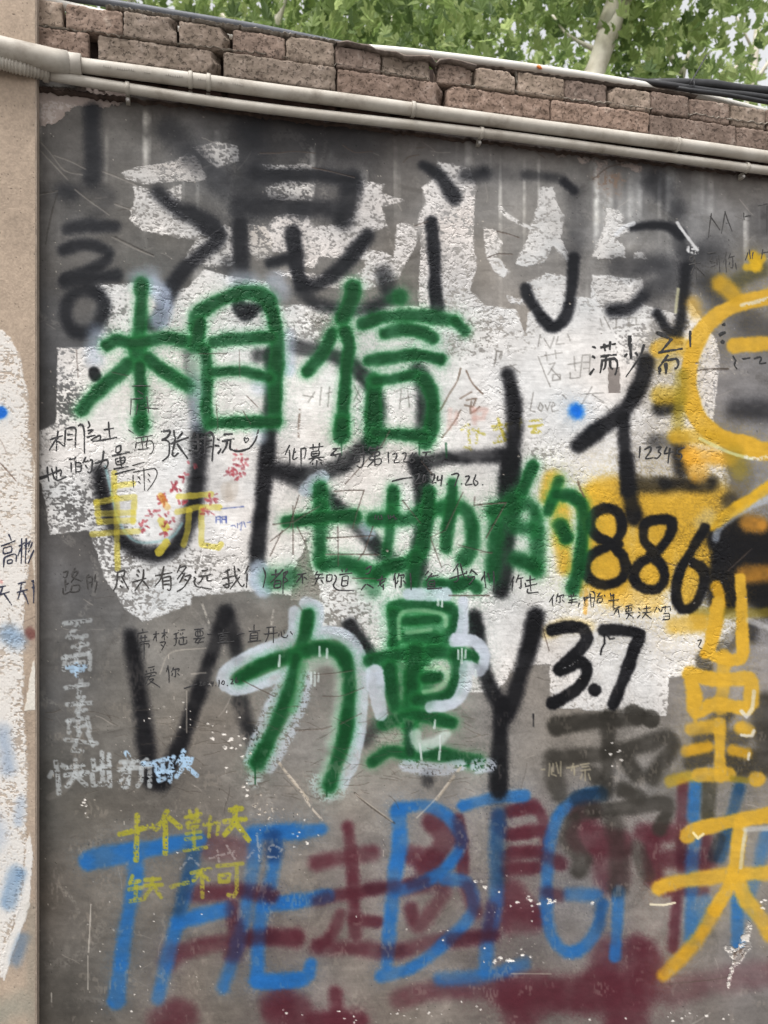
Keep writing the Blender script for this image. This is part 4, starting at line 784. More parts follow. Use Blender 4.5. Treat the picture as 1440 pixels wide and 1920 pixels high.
# ------------------------------------------------------------------ bricks
def brick(x0, x1, z0, z1, y0, mat, seed, depth=0.10, chip=None, rag=1.0):
    nx, nz, nyy = max(6, int((x1 - x0) / 0.0035)), 15, 4
    V, Q, index = [], [], {}
    def vid(i, j, k):
        key = (i, j, k)
        if key in index: return index[key]
        x = x0 + (x1 - x0) * i / nx; z = z0 + (z1 - z0) * j / nz; y = y0 + depth * k / nyy
        ex = min(i, nx - i) * (x1 - x0) / nx; ez = min(j, nz - j) * (z1 - z0) / nz
        r = 0.002
        cx = max(0, 1 - ex / r); cz = max(0, 1 - ez / r); ck = 1 if k == 0 else 0
        if ck: y += 0.0024 * max(cx, cz) + 0.0015 * (cx * cz)
        n1 = mnoise.noise(Vector((x * 45, z * 45, seed * 3.1 + y * 10))); n2 = mnoise.noise(Vector((x * 150, z * 150, seed * 7.7)))
        n3 = mnoise.noise(Vector((x * 330, z * 330, seed * 2.2))); y -= rag * (n1 * 0.0022 + n2 * 0.0012 + min(0, n3 + .12) * 0.0035) * (1 if k == 0 else 0.3)
        if j in (0, nz): z += rag * (n2 * 0.0013 + n1 * 0.0008)
        if i in (0, nx): x += rag * (n1 * 0.0016 + n2 * 0.0010)
        # broken corners
        if chip:
            for (cxp, czp, cr) in chip:
                dx, dz = x - cxp, z - czp; d = math.hypot(dx, dz)
                if d < cr: y += (cr - d) * 1.2 + n2 * 0.003
        if abs(cx) and abs(cz) and (i in (0, nx)) and (j in (0, nz)):
            x += (1 if i == 0 else -1) * 0.0008; z += (1 if j == 0 else -1) * 0.0006
        index[key] = len(V); V.append((x, y, z)); return index[key]
    for i in range(nx):
        for j in range(nz): Q.append((vid(i, j, 0), vid(i + 1, j, 0), vid(i + 1, j + 1, 0), vid(i, j + 1, 0)))
    for k in range(nyy):
        for i in range(nx):
            Q.append((vid(i, nz, k), vid(i + 1, nz, k), vid(i + 1, nz, k + 1), vid(i, nz, k + 1)))
            Q.append((vid(i, 0, k + 1), vid(i + 1, 0, k + 1), vid(i + 1, 0, k), vid(i, 0, k)))
        for j in range(nz):
            Q.append((vid(0, j, k + 1), vid(0, j, k), vid(0, j + 1, k), vid(0, j + 1, k + 1)))
            Q.append((vid(nx, j, k), vid(nx, j, k + 1), vid(nx, j + 1, k + 1), vid(nx, j + 1, k)))
    return link('brick', np_mesh('brick', V, Q, True), mat, wall)

YB = -0.006
def bx(px, py): return float(at(px, py, YB)[0])
row1 = [(60,117),(124,230),(232,332),(336,432),(437,535),(537,626),(630,714),(717,807),(822,884),(891,966),(972,1058),(1060,1138),(1144,1220),(1222,1292),(1295,1368),(1374,1437),(1440,1505)]
row2 = [(-30,167),(184,415),(420,629),(633,834),(839,1032),(1035,1216),(1220,1380),(1383,1530)]
Z1T, Z1B, Z2T, Z2B, Z3T, Z3B = CAMZ + 1.019, CAMZ + 0.9665, CAMZ + 0.9655, CAMZ + 0.913, CAMZ + 0.908, ZTOP + 0.001
mats = ['brick', 'brick', 'brick_grey', 'brick_red', 'brick']
k = 0
for (a, b_) in row1:
    x0, x1 = bx(a, 100), bx(b_, 100); k += 1
    chip = {3: [(x1, Z1T - .01, .018)], 4: [(x1, Z1T - .004, .022), (x1, Z1B + .01, .018)], 9: [(x1, Z1T, .014)], 10: [(x0, Z1T, .012), (x1, Z1T, .016)], 13: [(x0, Z1T, .018)], 6: [(x0, Z1T, .01)]}.get(k)
    dz = {8: -.004, 9: -.007, 7: -.004, 10: -.003}.get(k, 0)
    brick(x0, x1, Z1B + 0.001 * (k % 3) * .5, Z1T + dz + 0.0015 * math.sin(k * 2.3), YB + 0.002 * math.sin(k * 1.7), M[{5: 'brick_grey', 9: 'brick_grey', 14: 'brick_grey', 15: 'brick_grey'}.get(k, mats[k % 5] if k % 5 != 3 else 'brick')], k, chip=chip)
kk = 0
for (a, b_) in row2:
    x0, x1 = bx(a, 130), bx(b_, 130); k += 1; kk += 1
    chip = {2: [(x1, Z2T - .008, .022), (x1, Z2B, .03)], 4: [(x1, Z2T, .02), (x1, Z2B + .02, .024)], 5: [(x0, Z2T, .016)]}.get(kk)
    brick(x0, x1, Z2B, Z2T + 0.001 * math.sin(k), YB - 0.001 + 0.002 * math.sin(k * 2.1), M[{4: 'brick_red', 5: 'brick_red', 6: 'brick_red', 1: 'brick_red', 7: 'brick_grey', 8: 'brick_grey'}.get(kk, 'brick')], k, depth=.1, chip=chip, rag=1.1)
# third course, mostly behind the pipes
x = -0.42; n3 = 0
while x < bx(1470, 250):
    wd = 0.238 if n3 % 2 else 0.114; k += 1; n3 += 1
    brick(x, x + wd, Z3B, Z3T, 0.042 + 0.002 * math.sin(k), M['brick_shaded'], k, depth=.08); x += wd + 0.011
# plain continuation of the courses outside the view
for (xa, xb) in ((bx(1510, 100), XR + 2.9), (XL + 0.05, -0.75)):
    for r_, (zb, zt, wd) in enumerate(((Z1B, Z1T, 0.104), (Z2B, Z2T, 0.236), (Z3B, Z3T, 0.236))):
        x = xa + (0.03 if r_ == 0 else (0.05 if r_ == 1 else 0.16))
        while x + wd < xb:
            m_ = MB(); m_.box(x, x + wd, YB, YB + .1, zb, zt); m_.build('brick', M[mats[k % 5]], wall); x += wd + 0.012; k += 1
# recessed mortar between and behind the bricks
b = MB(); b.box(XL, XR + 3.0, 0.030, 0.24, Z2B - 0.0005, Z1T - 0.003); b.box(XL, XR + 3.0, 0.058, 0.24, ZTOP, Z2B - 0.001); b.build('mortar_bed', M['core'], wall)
def crumb(P, wd, th, Y, mat, seed, name='mortar_joint'):
    V, Q = [], []
    for i, (px, py) in enumerate(P):
        x, y, z = at(px, py, Y)
        for s_ in range(6):
            an = math.pi * 2 * s_ / 6 + .3; r = wd * (0.7 + 0.8 * mnoise.noise(Vector((i * .9, s_ * 1.3, seed))) + .3)
            V.append((x, y + math.cos(an) * th, z + math.sin(an) * r))
    for i in range(len(P) - 1):
        for s_ in range(6):
            a = i * 6 + s_; c = i * 6 + (s_ + 1) % 6; Q.append((a, c, c + 6, a + 6))
    return link(name, np_mesh(name, V, Q, True), mat, wall)
def linepts(p0, p1, n, jit=1.2): return [(p0[0] + (p1[0] - p0[0]) * t / n + rng.normal(0, jit * .6), p0[1] + (p1[1] - p0[1]) * t / n + rng.normal(0, jit)) for t in range(n + 1)]
# thin lighter mortar line between first and second course, crumbling cap mortar on top
for (p0, p1, n, wd, m_) in (((70, 51), (500, 105), 90, .0012, 'mortar_pale'), ((530, 108), (800, 151), 60, .0012, 'mortar_pale'), ((860, 160), (1440, 235), 110, .0018, 'mortar_pale')):
    crumb(linepts(p0, p1, n), wd, .010, YB + .008, M[m_], n)
crumb(linepts((200, 19), (640, 87), 150, .9), .0028, .02, 0.012, M['mortar_pale'], 3, 'mortar_cap')
crumb([(630, 86), (650, 84), (670, 88), (690, 92), (702, 98), (720, 102), (740, 103), (755, 110), (770, 112), (785, 110), (805, 112), (815, 124), (822, 118), (840, 116), (860, 120), (885, 127), (890, 128)], .0050, .014, -0.004, M['mortar'], 9, 'mortar_cap')
crumb([(812, 118), (814, 130), (820, 142), (824, 152)], .004, .008, 0.008, M['mortar'], 12)
crumb(linepts((885, 128), (1300, 184), 70, 1.0), .0025, .02, 0.012, M['mortar'], 5, 'mortar_cap')
crumb([(965, 134), (969, 142), (967, 152), (973, 160), (976, 168)], .003, .006, 0.002, M['mortar_pale'], 22)
crumb([(1143, 158), (1141, 170), (1145, 182), (1140, 196)], .003, .008, 0.012, M['mortar'], 24)
# rubble of old bond mortar along the lower edge of the courses, above the render
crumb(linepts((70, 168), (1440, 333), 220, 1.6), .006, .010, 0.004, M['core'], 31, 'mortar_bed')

# ------------------------------------------------------------------ writing in ink, laid on the surface as thin ridges
def ink(c, name, label, mat, parent, items):
    V, Q = [], []; lay = 0
    for (fr, w, txt) in items:
        for P in pts(fr, txt):
            P = np.array(P)
            if len(P) > 2:
                P = catmull(P, 3.0) * 0.55 + 0.45 * np.vstack([np.stack([np.interp(np.linspace(0, 1, len(catmull(P, 3.0))), np.linspace(0, 1, len(P)), P[:, q]) for q in (0, 1)], 1)])
            else:
                n = max(2, int(np.hypot(*(P[1] - P[0])) / 3)); P = P[0] + (P[1] - P[0]) * np.linspace(0, 1, n + 1)[:, None]
                P = P + np.sin(np.linspace(0, math.pi, n + 1))[:, None] * rng.normal(0, .35, 2)
            n = len(P); T = np.gradient(P, axis=0); T /= (np.hypot(T[:, 0], T[:, 1]) + 1e-9)[:, None]; N = np.stack([-T[:, 1], T[:, 0]], 1)
            lay = (lay + 1) % 7; base = len(V)
            for q in range(n):
                t = q / (n - 1); ww = 1.22 * w * (0.75 + 0.35 * math.sin(math.pi * min(1, t * 1.3 + .12))) * rng.uniform(.85, 1.15)
                for s_ in (-1, 0, 1):
                    px, py = P[q] + N[q] * ww * s_
                    x, y, z = at(px, py, c.Y); h = c.sample(px, py)
                    gap = -0.0009 if (c.f1[min(np.searchsorted(c.ys, py), c.ny - 1), min(np.searchsorted(c.xs, px), c.nx - 1)] > .80) else 0
                    V.append((x, y - h - gap - (0.00080 if s_ == 0 else 0.00035) - lay * 0.00003, z))
            for q in range(n - 1):
                for s_ in (0, 1): a = base + q * 3 + s_; Q.append((a, a + 3, a + 4, a + 1))
    me = np_mesh(name, V, Q, True); o = link(name, me, mat, parent)
    if label: o['label'] = label
    return o
M['ink'] = ink_mat('black_marker', '#1f1e20'); M['ink_grey'] = ink_mat('worn_black_marker', '#2e2b29'); M['ink_navy'] = ink_mat('navy_marker', '#1f2238'); M['ink_black'] = ink_mat('black_brush_ink', '#1b1a1a')
ink(cv, 'handwriting', 'black marker handwriting 相信土地的力量 in two slanting lines on the left', M['ink'], wall, [('G', 1.45,
 '110,145 190,120;160,90 150,215;150,140 105,212;150,150 195,185;205,85 200,188;205,80 268,70 265,192;215,115 250,112;215,145 250,142;282,62 302,48;300,55 320,65 322,230;345,30 355,60 340,75;340,90 375,85 345,110;335,132 390,118;360,150 420,115 415,150 370,155;440,85 502,75;470,35 480,145;400,152 522,130;'
 '30,385 130,350;95,310 105,402;30,392 100,370;120,320 140,390 170,392 212,372;120,355 180,330 175,370;150,310 152,385;225,265 270,260;265,250 270,352;240,285 240,345;270,285 300,290 300,340 275,340;275,310 300,310;330,250 310,290;315,285 370,270 360,352 340,340;325,300 340,320;385,290 470,265 455,325 440,312;440,212 430,280 385,342;'
 '515,190 545,180 540,220 515,225 515,190;490,245 600,220;510,265 570,250 565,290 520,300 510,265;520,280 565,270;540,240 550,320;500,325 592,310;508,357 632,325')])
ink(cv, 'handwriting', 'thin black marker characters 晒 and 雨 below the foot of the green 相', M['ink_grey'], wall, [('G', .95,
 '635,135 742,118;640,160 630,215;640,165 745,150 740,225 720,232;670,130 680,200;710,130 700,190 720,195;650,205 710,200;615,305 690,283;620,360 625,442;620,345 770,320 750,400 708,457;685,320 690,457;650,370 665,390;650,400 665,415;710,350 725,370;710,385 725,405'),
 ('E', .8, '540,645 640,645;570,670 600,690;535,710 530,800;540,715 600,710;620,700 630,790;570,740 560,800;610,760 680,765;520,880 550,900')])
ink(cv, 'handwriting', 'bold black marker signature 张钥沅 with a small heart', M['ink'], wall, [('G', 1.7,
 '790,95 850,90 830,130 790,150 840,150 840,240 800,277;870,85 880,150;850,170 962,130;880,130 860,252 900,225;890,170 957,262;925,100 890,140;1000,100 980,140;980,150 1062,140;985,175 1040,170;1015,110 1020,215 960,210;1065,110 1060,232;1065,110 1115,105 1105,277;1070,150 1105,148;1070,190 1105,188;1135,140 1150,150;1120,180 1150,185;1140,232 1160,200;1175,115 1232,110;1165,155 1242,140;1200,140 1190,190 1165,227;1220,140 1215,200 1260,217 1330,200 1370,150 1390,83'),
 ('G', 1.1, '1310,165 1300,140 1306,130 1315,142 1326,130 1332,145 1310,165')])
ink(cv, 'handwriting', 'long worn black marker line 路的尽头有多远 running along the bottom of the white patch', M['ink_grey'], wall, [('G', 1.35,
 '190,960 220,950 210,990 190,985;205,990 205,1072;205,1030 225,1025;190,1055 195,1092 237,1075;265,930 245,985 302,1012;250,960 285,950 240,1020;245,1040 240,1080 290,1070 290,1035 250,1040;350,970 335,1000 345,1062;340,990 370,985 365,1050;390,970 385,1010 400,1015 385,1082;345,1020 370,1015;520,960 570,945 560,985 525,985;525,960 520,1030 500,1072;550,985 592,1062;545,1010 560,1025;540,1040 555,1055;'
 '650,940 660,960;640,970 655,985;615,1020 702,995;685,940 680,1000 630,1072;680,1010 717,1057;755,980 862,960;810,920 790,1000 755,1042;800,990 805,1062;800,995 850,985 850,1072 830,1062;805,1015 845,1010;805,1035 845,1030;910,913 890,960;905,930 950,920 890,1002;920,960 930,970;940,960 905,1022;935,985 977,975 930,1052 888,1077;935,1000 950,1010;1040,950 1082,940;1020,985 1102,970;1050,980 1040,1010 1015,1032;1075,975 1075,1010 1102,1010;1000,950 1005,965;990,990 1010,1000 985,1040 1102,1062;'
 '1215,940 1180,960;1165,1000 1262,975;1200,950 1210,1052 1180,1047;1170,1040 1232,1020;1240,918 1250,990 1290,1052 1302,1030;1275,985 1215,1062;1260,935 1275,950;1330,918 1305,970;1320,960 1315,1052')])
ink(cv, 'handwriting', 'worn black marker line 们都不知道只要你愿意 running under the green 土地', M['ink'], wall, [('H', 1.15,
 '95,760 110,800 95,870;140,800 190,790;165,770 165,810;205,770 135,842;160,830 155,870 190,865 190,830 160,830;160,848 190,845;205,790 230,780 210,810 230,830 205,842;207,790 203,902;280,800 330,790;310,795 275,842;308,800 308,852;315,810 335,825;390,780 375,805;380,800 420,795;375,820 425,815;400,800 375,852;405,825 420,847;440,800 440,835 465,830 468,800 440,800;520,770 525,785;550,765 540,785;505,800 577,790;525,810 520,860 550,855 555,805 525,810;525,832 550,830;480,800 495,815 480,850 470,880 585,887;'
 '650,770 680,750 670,790 650,795;650,850 625,882;655,850 692,872;710,830 762,820;740,805 725,850 750,872;755,830 715,862;745,850 745,882;810,790 800,830;808,810 810,872;830,790 820,820;825,805 860,800 850,820;842,810 840,872 830,862;825,830 815,850;850,830 867,847;890,790 895,882;990,778 970,802;985,810 1042,800;1010,790 975,832;990,835 985,860 1020,860 1020,830 990,835;995,848 1018,846;980,875 1062,870;1150,738 1120,782;1100,820 1192,790;1145,760 1150,832 1125,837;1160,738 1180,810 1202,827;1190,780 1195,795;1225,768 1200,812;1225,775 1257,802;1205,815 1240,810 1210,852;1290,780 1300,872;1275,830 1290,800;1310,790 1320,832;1340,780 1340,892'),
 ('J', 1.15, '170,588 150,632;165,610 160,662;195,580 180,620;190,600 217,595;205,600 205,652 195,642;225,620 230,637;230,610 277,600;250,583 255,662;225,640 287,625;240,650 235,672 292,667')])
ink(cv, 'handwriting', 'black marker line 仰慕亚哥第1228天 under the green 信', M['ink'], wall, [('H', 1.2,
 '240,98 215,152;238,125 240,202;265,115 255,180 282,165;260,140 275,135;300,115 300,237;300,120 327,115 320,172;345,115 422,105;365,93 365,127;400,88 395,127;360,135 355,160 395,155 400,130 360,135;360,147 398,142;340,175 427,165;380,160 348,197;385,165 422,187;385,180 382,217;365,195 360,205;405,190 415,205;470,120 512,115;495,120 460,155 520,145 500,182;475,145 490,160;460,195 440,217 552,190;515,145 490,200;580,105 642,100;590,120 588,140 615,138 615,118 590,120;575,150 647,145;590,165 590,190 615,188 615,165 590,165;635,100 640,200 625,222 600,210;'
 '680,108 665,132;675,120 702,118;715,103 705,127;710,118 742,112;675,140 725,135 720,155 675,160 670,180 737,172 725,207 700,202;700,135 700,212;695,180 658,217;772,135 775,197;795,150 815,140 820,160 800,195 837,190;845,145 865,140 868,160 850,190 887,188;905,140 890,165 915,180 900,195 885,185 910,150 925,140;955,140 1002,135;950,165 1012,160;978,140 960,192;980,165 1012,192')])
ink(cv, 'handwriting', 'handwritten date 2024.7.26. with a long dash above the green 地', M['ink'], wall, [('H', 1.25,
 '790,295 850,280 902,274;910,265 940,255 935,280 910,310 952,305;965,260 955,300 970,300 975,270 965,260;1000,260 1020,255 1020,280 1005,305 1032,300;1040,265 1035,290 1062,285;1062,260 1055,322;1085,308 1089,313;1110,260 1152,252 1130,322;1165,306 1169,311;1185,270 1210,265 1205,285 1185,315 1227,310;1245,258 1230,300 1245,322 1258,300 1240,290;1280,310 1284,316'),
 ('H', .9, '705,475 700,500;720,480 715,500 735,498;730,475 740,500;770,475 775,500;785,478 780,500;785,490 800,485 820,500;800,475 810,505')])
ink(cv, 'handwriting', 'black marker digits 12345 above the black bar', M['ink_black'], wall, [('I', 1.5,
 '800,738 795,797;820,755 850,740 855,760 825,800 867,795;880,745 905,740 890,765 905,775 885,800 870,795;935,740 920,775 967,765;950,745 940,822;985,755 1022,745;988,758 985,775 1010,780 1000,805 975,800')])
ink(cv, 'handwriting', 'black brush writing 满少布 right of the hooked black 门', M['ink_black'], wall, [('I', 2.0,
 '560,238 580,247;557,288 575,298;548,382 570,350;600,245 678,225;620,225 625,262;650,213 648,257;600,290 682,280;610,310 600,372;605,310 680,300 685,350 675,382;630,290 625,345 615,357;650,295 650,340 665,352;720,292 735,275;775,268 787,287;820,228 800,290;840,285 800,292;890,270 1012,250;960,200 900,272;940,280 890,350;925,310 990,300 985,350 970,347;1050,160 1050,242'),
 ('I', 2.8, '747,185 750,240 755,300;898,345 898,378;928,320 930,375;888,170 930,190 955,210;1214,124 1224,136;1195,183 1228,168;1205,210 1222,220'), ('I', 1.4, '800,290 765,340 728,392;1280,305 1272,330 1285,352;1310,302 1352,295;1370,300 1400,290 1410,300 1395,325 1432,320;1265,285 1280,310')])
ink(cv, 'handwriting', 'two short lines of small black handwriting below the number 886', M['ink_black'], wall, [('J', 1.0,
 '370,678 345,717;362,695 365,737;390,673 380,702;385,690 422,680 412,695;400,690 400,722 390,717;385,705 380,715;410,705 422,717;440,690 482,685;455,678 460,705;445,710 482,700;440,720 487,715;460,705 455,727;470,673 465,690;520,690 525,732;515,700 547,690 520,710;550,660 555,742;555,665 575,670 565,742;500,720 490,742;555,695 570,695;600,670 585,690 612,685;590,700 585,720 610,715 610,695 590,700;620,680 625,690;650,670 655,702;655,685 672,680;640,710 692,705;'
 '670,750 707,735;690,745 670,777;690,750 695,792;725,740 762,730;730,750 725,765 755,760 760,745 730,750;742,735 742,765;725,775 767,770;745,770 730,802;740,775 767,797;790,745 800,755;790,765 800,772;785,797 800,780;815,750 852,745;830,733 832,765;810,770 857,765;830,770 810,797;825,775 857,802;885,740 870,770;890,745 900,765;905,745 952,740;925,735 925,765;910,750 905,765;950,745 950,760;915,775 945,772;915,790 945,787;910,805 945,802 945,775;1085,910 1108,905 1090,940 1110,950')])
ink(cv, 'handwriting', 'neat thin black marker line 席梦瑶要一直一直开心 across the black W', M['ink'], wall, [('M', .95,
 '595,140 598,155;570,165 627,155;572,165 565,212;580,190 622,185;590,175 590,205;610,172 610,202;575,215 637,205;580,242 580,225 632,220 630,242;605,205 605,302;655,170 687,165;670,153 672,207;670,175 655,202;700,165 732,160;715,143 715,202;715,170 700,190;718,172 732,188;690,215 722,210 700,257;695,225 710,235;765,170 792,160;765,195 790,190;778,165 778,225 765,232;790,150 827,145;800,165 805,175;815,160 812,170;795,190 837,185;815,180 815,222;795,200 795,225 835,220 835,200;'
 '875,145 927,138;885,155 883,180 920,178 922,152 885,155;895,145 895,178;908,143 908,178;870,195 932,188;900,185 880,215 927,210;915,190 895,222;945,170 977,165;1005,170 1067,160;1035,143 1030,175;1015,180 1015,212 1050,210 1052,175 1015,180;1016,190 1050,188;1016,200 1050,198;1000,218 1092,208;1105,172 1147,165;1170,155 1232,150;1200,118 1198,155;1180,165 1178,205 1215,203 1218,160 1180,165;1180,178 1216,176;1180,191 1216,189;1165,212 1237,205;1265,135 1317,130;1250,170 1327,162;1280,135 1275,180 1260,212;1303,130 1303,217;1335,165 1330,182;1345,155 1350,185 1375,188 1382,173;1360,148 1362,165;1395,155 1407,172')])
ink(cv, 'handwriting', 'thin black marker 爱你 and a date between the arms of the black W', M['ink'], wall, [('M', .95,
 '625,350 662,342;615,365 620,375;640,360 642,370;660,355 655,365;610,385 672,372 668,385;610,400 667,392;645,385 610,442;630,415 660,410 620,447;635,420 692,457;735,338 725,372;735,345 740,432;765,348 752,375;760,362 797,355 788,370;775,362 775,402 765,397;760,380 755,395;785,380 797,392;820,463 892,440;905,430 915,428 905,450 922,445;930,430 925,447 935,445 940,430 930,430;945,428 958,428 945,447 962,443;968,425 966,438 982,435;978,425 975,452;989,447 992,450;1010,416 1008,452;1030,420 1022,440 1035,442 1040,425 1030,420;1054,444 1057,447;1072,415 1085,412 1085,425 1070,440 1090,436;1105,403 1095,430 1108,435 1115,420 1100,420')])
ink(cv, 'handwriting', 'thin pencil-like M+T at the upper right edge', M['ink_grey'], wall, [('D', .9, '1015,560 995,740;1005,580 1080,685;1117,545 1090,712;1117,550 1172,695;1258,555 1262,610;1265,585 1310,578;1362,505 1440,488 1470,485;1432,490 1430,722')])
ink(cv, 'handwriting', 'small worn handwritten line 来到你 above the yellow ring', M['ink_grey'], wall, [('D', .9, '850,890 885,880 880,915 855,925 850,890;845,945 935,930;885,880 905,1055;885,960 860,1020;900,960 965,1025;985,860 1050,852;1020,880 1000,920 1030,915;1010,930 1040,925;1005,960 1045,950;1070,870 1080,1000;1055,890 1058,950;1130,850 1105,930;1125,900 1130,1000;1160,860 1145,900;1150,890 1190,880;1175,890 1178,970 1160,965;1155,925 1150,945;1195,930 1205,980;1290,850 1270,910;1300,830 1310,900;1330,850 1325,900;1400,830 1390,900;1390,860 1440,850')])

# ------------------------------------------------------------------ pillar at the left edge
PX1 = 66.0; YP = -0.030
pxs = np.concatenate([np.arange(-420, -12, 8.0), np.arange(-12, PX1 - 0.4, 1.7), [PX1]]); pys = np.arange(-30, 1932, 1.9)
pc = Canvas(pxs, pys, YP)
pc.C[:] = srgb('#aa9a8a'); mo = pc.fbm(90, 4, 71)
pc.C *= (1 + (mo - .5) * .18 + (pc.f1 - .5) * .14 + (pc.f2 - .5) * .08)[..., None]
pc.C *= (1.0 + 0.03 * smooth((700 - pys) / 400))[:, None, None]
pit = pc.noise(3.0, 3.0, 72) > 0.95; pc.C[pit] *= 0.72; pc.H[pit] -= .0006
pc.H += (mo - .5) * .002 + (pc.f1 - .5) * .0005
pc.R[:] = .92
PP = {}
def ppid(n, l): PP[len(PP) + 1] = (n, l); return len(PP)
i = ppid('white_paint_patch', 'rough flaking white paint on the lower part of the pillar')
W_ = srgb('#dad5cf')
pc.poly([(-430,600),(0,617),(20,632),(36,660),(44,700),(52,730),(54,800),(62,860),(64,1000),(55,1060),(48,1100),(46,1180),(44,1290),(42,1330),(50,1400),(52,1480),(50,1540),(46,1620),(40,1700),(14,1760),(4,1830),(-430,1850)], W_, i, edge=2.5, rag=6, dry=.04, edgedry=.4, drys=[(24,700,26,60,.40),(10,950,30,90,.30),(34,1350,16,80,.42),(15,1500,25,60,.38),(10,1200,30,60,.32)], rough=.7, hgt=.0008)
pc.poly([(66,1236),(66,1330),(46,1332),(52,1300),(62,1240)], srgb('#d6d0c6'), i, edge=2, rag=3, rough=.7, hgt=.0006)
pc.poly([(56,1560),(62,1600),(56,1700),(34,1760),(8,1840),(-2,1800),(26,1740),(44,1660),(50,1580)], W_, i, edge=2, rag=3, rough=.7, hgt=.0006)
pc.poly([(62,860),(67,870),(67,1100),(58,1040)], srgb('#cfc5b8'), i, edge=2, rag=3, dry=.3, rough=.7)
ib = ppid('painted_dot', 'blue sprayed dot on the pillar'); pc.stroke([(-4, 773), (2, 774)], 9, 4, .98, srgb('#1668c4'), ib)
for P, w, s_, o_, c in (([(18, 1190), (30, 1200)], 14, 14, .6, '#6f8fb0'), ([(6, 1370), (14, 1440)], 10, 12, .45, '#6b86a8'), ([(30, 1640), (16, 1690)], 12, 10, .6, '#4a76a4'), ([(40, 1500), (34, 1540)], 6, 8, .5, '#7f97b5'), ([(44, 1760), (30, 1800)], 8, 8, .55, '#4f7399'), ([(56, 1185), (60, 1190)], 8, 5, .8, '#6b3b38'), ([(-30, 1560), (-60, 1500)], 30, 20, .5, '#7f97b5'), ([(2, 1090), (3, 1092)], 2, 2, .6, '#c77f78'), ([(4, 1900), (40, 1880)], 14, 20, .5, '#8f9389'), ([(60, 1700), (60, 1925)], 5, 10, .4, '#8d8a7f')):
    pc.stroke(P, w, s_, o_, srgb(c), None)
pc.stroke([(0, 868), (16, 885), (30, 902)], .9, .8, .8, srgb('#7d6a5e'), None, haze=0, hgt=-.0006); pc.stroke([(-20, 800), (4, 830), (12, 850)], .7, .8, .6, srgb('#8d7a6e'), None, haze=0)
pc.stroke([(44, 1166), (58, 1160), (66, 1156)], .7, .8, .7, srgb('#6d5f55'), None, haze=0)
pilx = float(at(PX1, 960, YP)[0]); pilx0 = float(at(pxs[0], 960, YP)[0])
pillar = tag(empty('pillar', ((pilx + pilx0) / 2, YP + .1, 0)), 'tan stucco pillar with flaking white paint at the left edge of the wall', 'pillar')
grid_parts(pc, 9.0, PP, 'stucco_face', None, pillar, M['paint'])
ztp = float(at(PX1, pys[0], YP)[2])
b = MB(); 
# top continuation above the sheet and the body with its side face
zt0 = [float(at(p, pys[0], YP)[2]) for p in pxs]
n0 = len(b.v)
for p, z in zip(pxs, zt0): b.v.append((float(at(p, 0, YP)[0]), YP, z - .0)); b.v.append((float(at(p, 0, YP)[0]), YP, 3.3))
for q in range(len(pxs) - 1): b.f.append((n0 + 2 * q, n0 + 2 * q + 2, n0 + 2 * q + 3, n0 + 2 * q + 1))
b.box(pilx0, pilx, YP + 0.0035, 0.30, -0.05, 3.3)
b.build('pillar_body', M['stucco'], pillar)
b = MB(); b.box(pilx - .003, pilx + .0022, YP + .0010, 0.0, 0, 3.29); b.build('pillar_edge', M['stucco'], pillar)
ink(pc, 'handwriting', 'dark blue marker name 高彬 on the white paint of the pillar', M['ink_navy'], pillar, [('Q', 1.3, '45,1245 60,1280;5,1310 82,1280;20,1320 18,1350 60,1340 62,1310 20,1320;20,1422 25,1370 85,1350 85,1392;40,1385 40,1402 65,1398 65,1380 40,1385;100,1310 132,1290;115,1268 112,1402;112,1320 95,1362;130,1310 152,1290;140,1268 135,1402;160,1278 150,1312;172,1288 150,1342;180,1330 150,1402')])
ink(pc, 'handwriting', 'dark blue marker 天天 below the name on the pillar', M['ink_navy'], pillar, [('Q', 1.3, '-12,1530 32,1520;-12,1570 52,1550;15,1525 -15,1602;20,1560 62,1622;95,1510 137,1500;90,1555 147,1540;115,1505 95,1592;120,1550 150,1617;165,1495 180,1492;168,1530 182,1527;176,1490 178,1612')])

# ------------------------------------------------------------------ pipes on the wall
def P3(px, py, Y): return Vector(tuple(float(q) for q in at(px, py, Y)))
def wavy(p0, p1, n, amp=.0012): return [p0.lerp(p1, i / n) + Vector((0, mnoise.noise(Vector((i * .35, p0.z, 2))) * amp, mnoise.noise(Vector((i * .3, p0.z, 9))) * amp)) for i in range(n + 1)]
YU, YL = -0.030, -0.024
RU, RL = 0.0144, 0.0104
up0 = P3(140, 121, YU); up1 = P3(1440, 294, YU); d_ = (up1 - up0); up_end = up1 + d_ * 1.2
pu = tag(empty('conduit_pipe', tuple(up0)), 'upper and thicker of the two white plastic pipes along the bricks', 'pipe', 'white pipes on the wall')
b = MB(); b.tube(wavy(up0, up_end, 60), RU, 20); b.build('pipe_run', M['pvc'], pu, True)
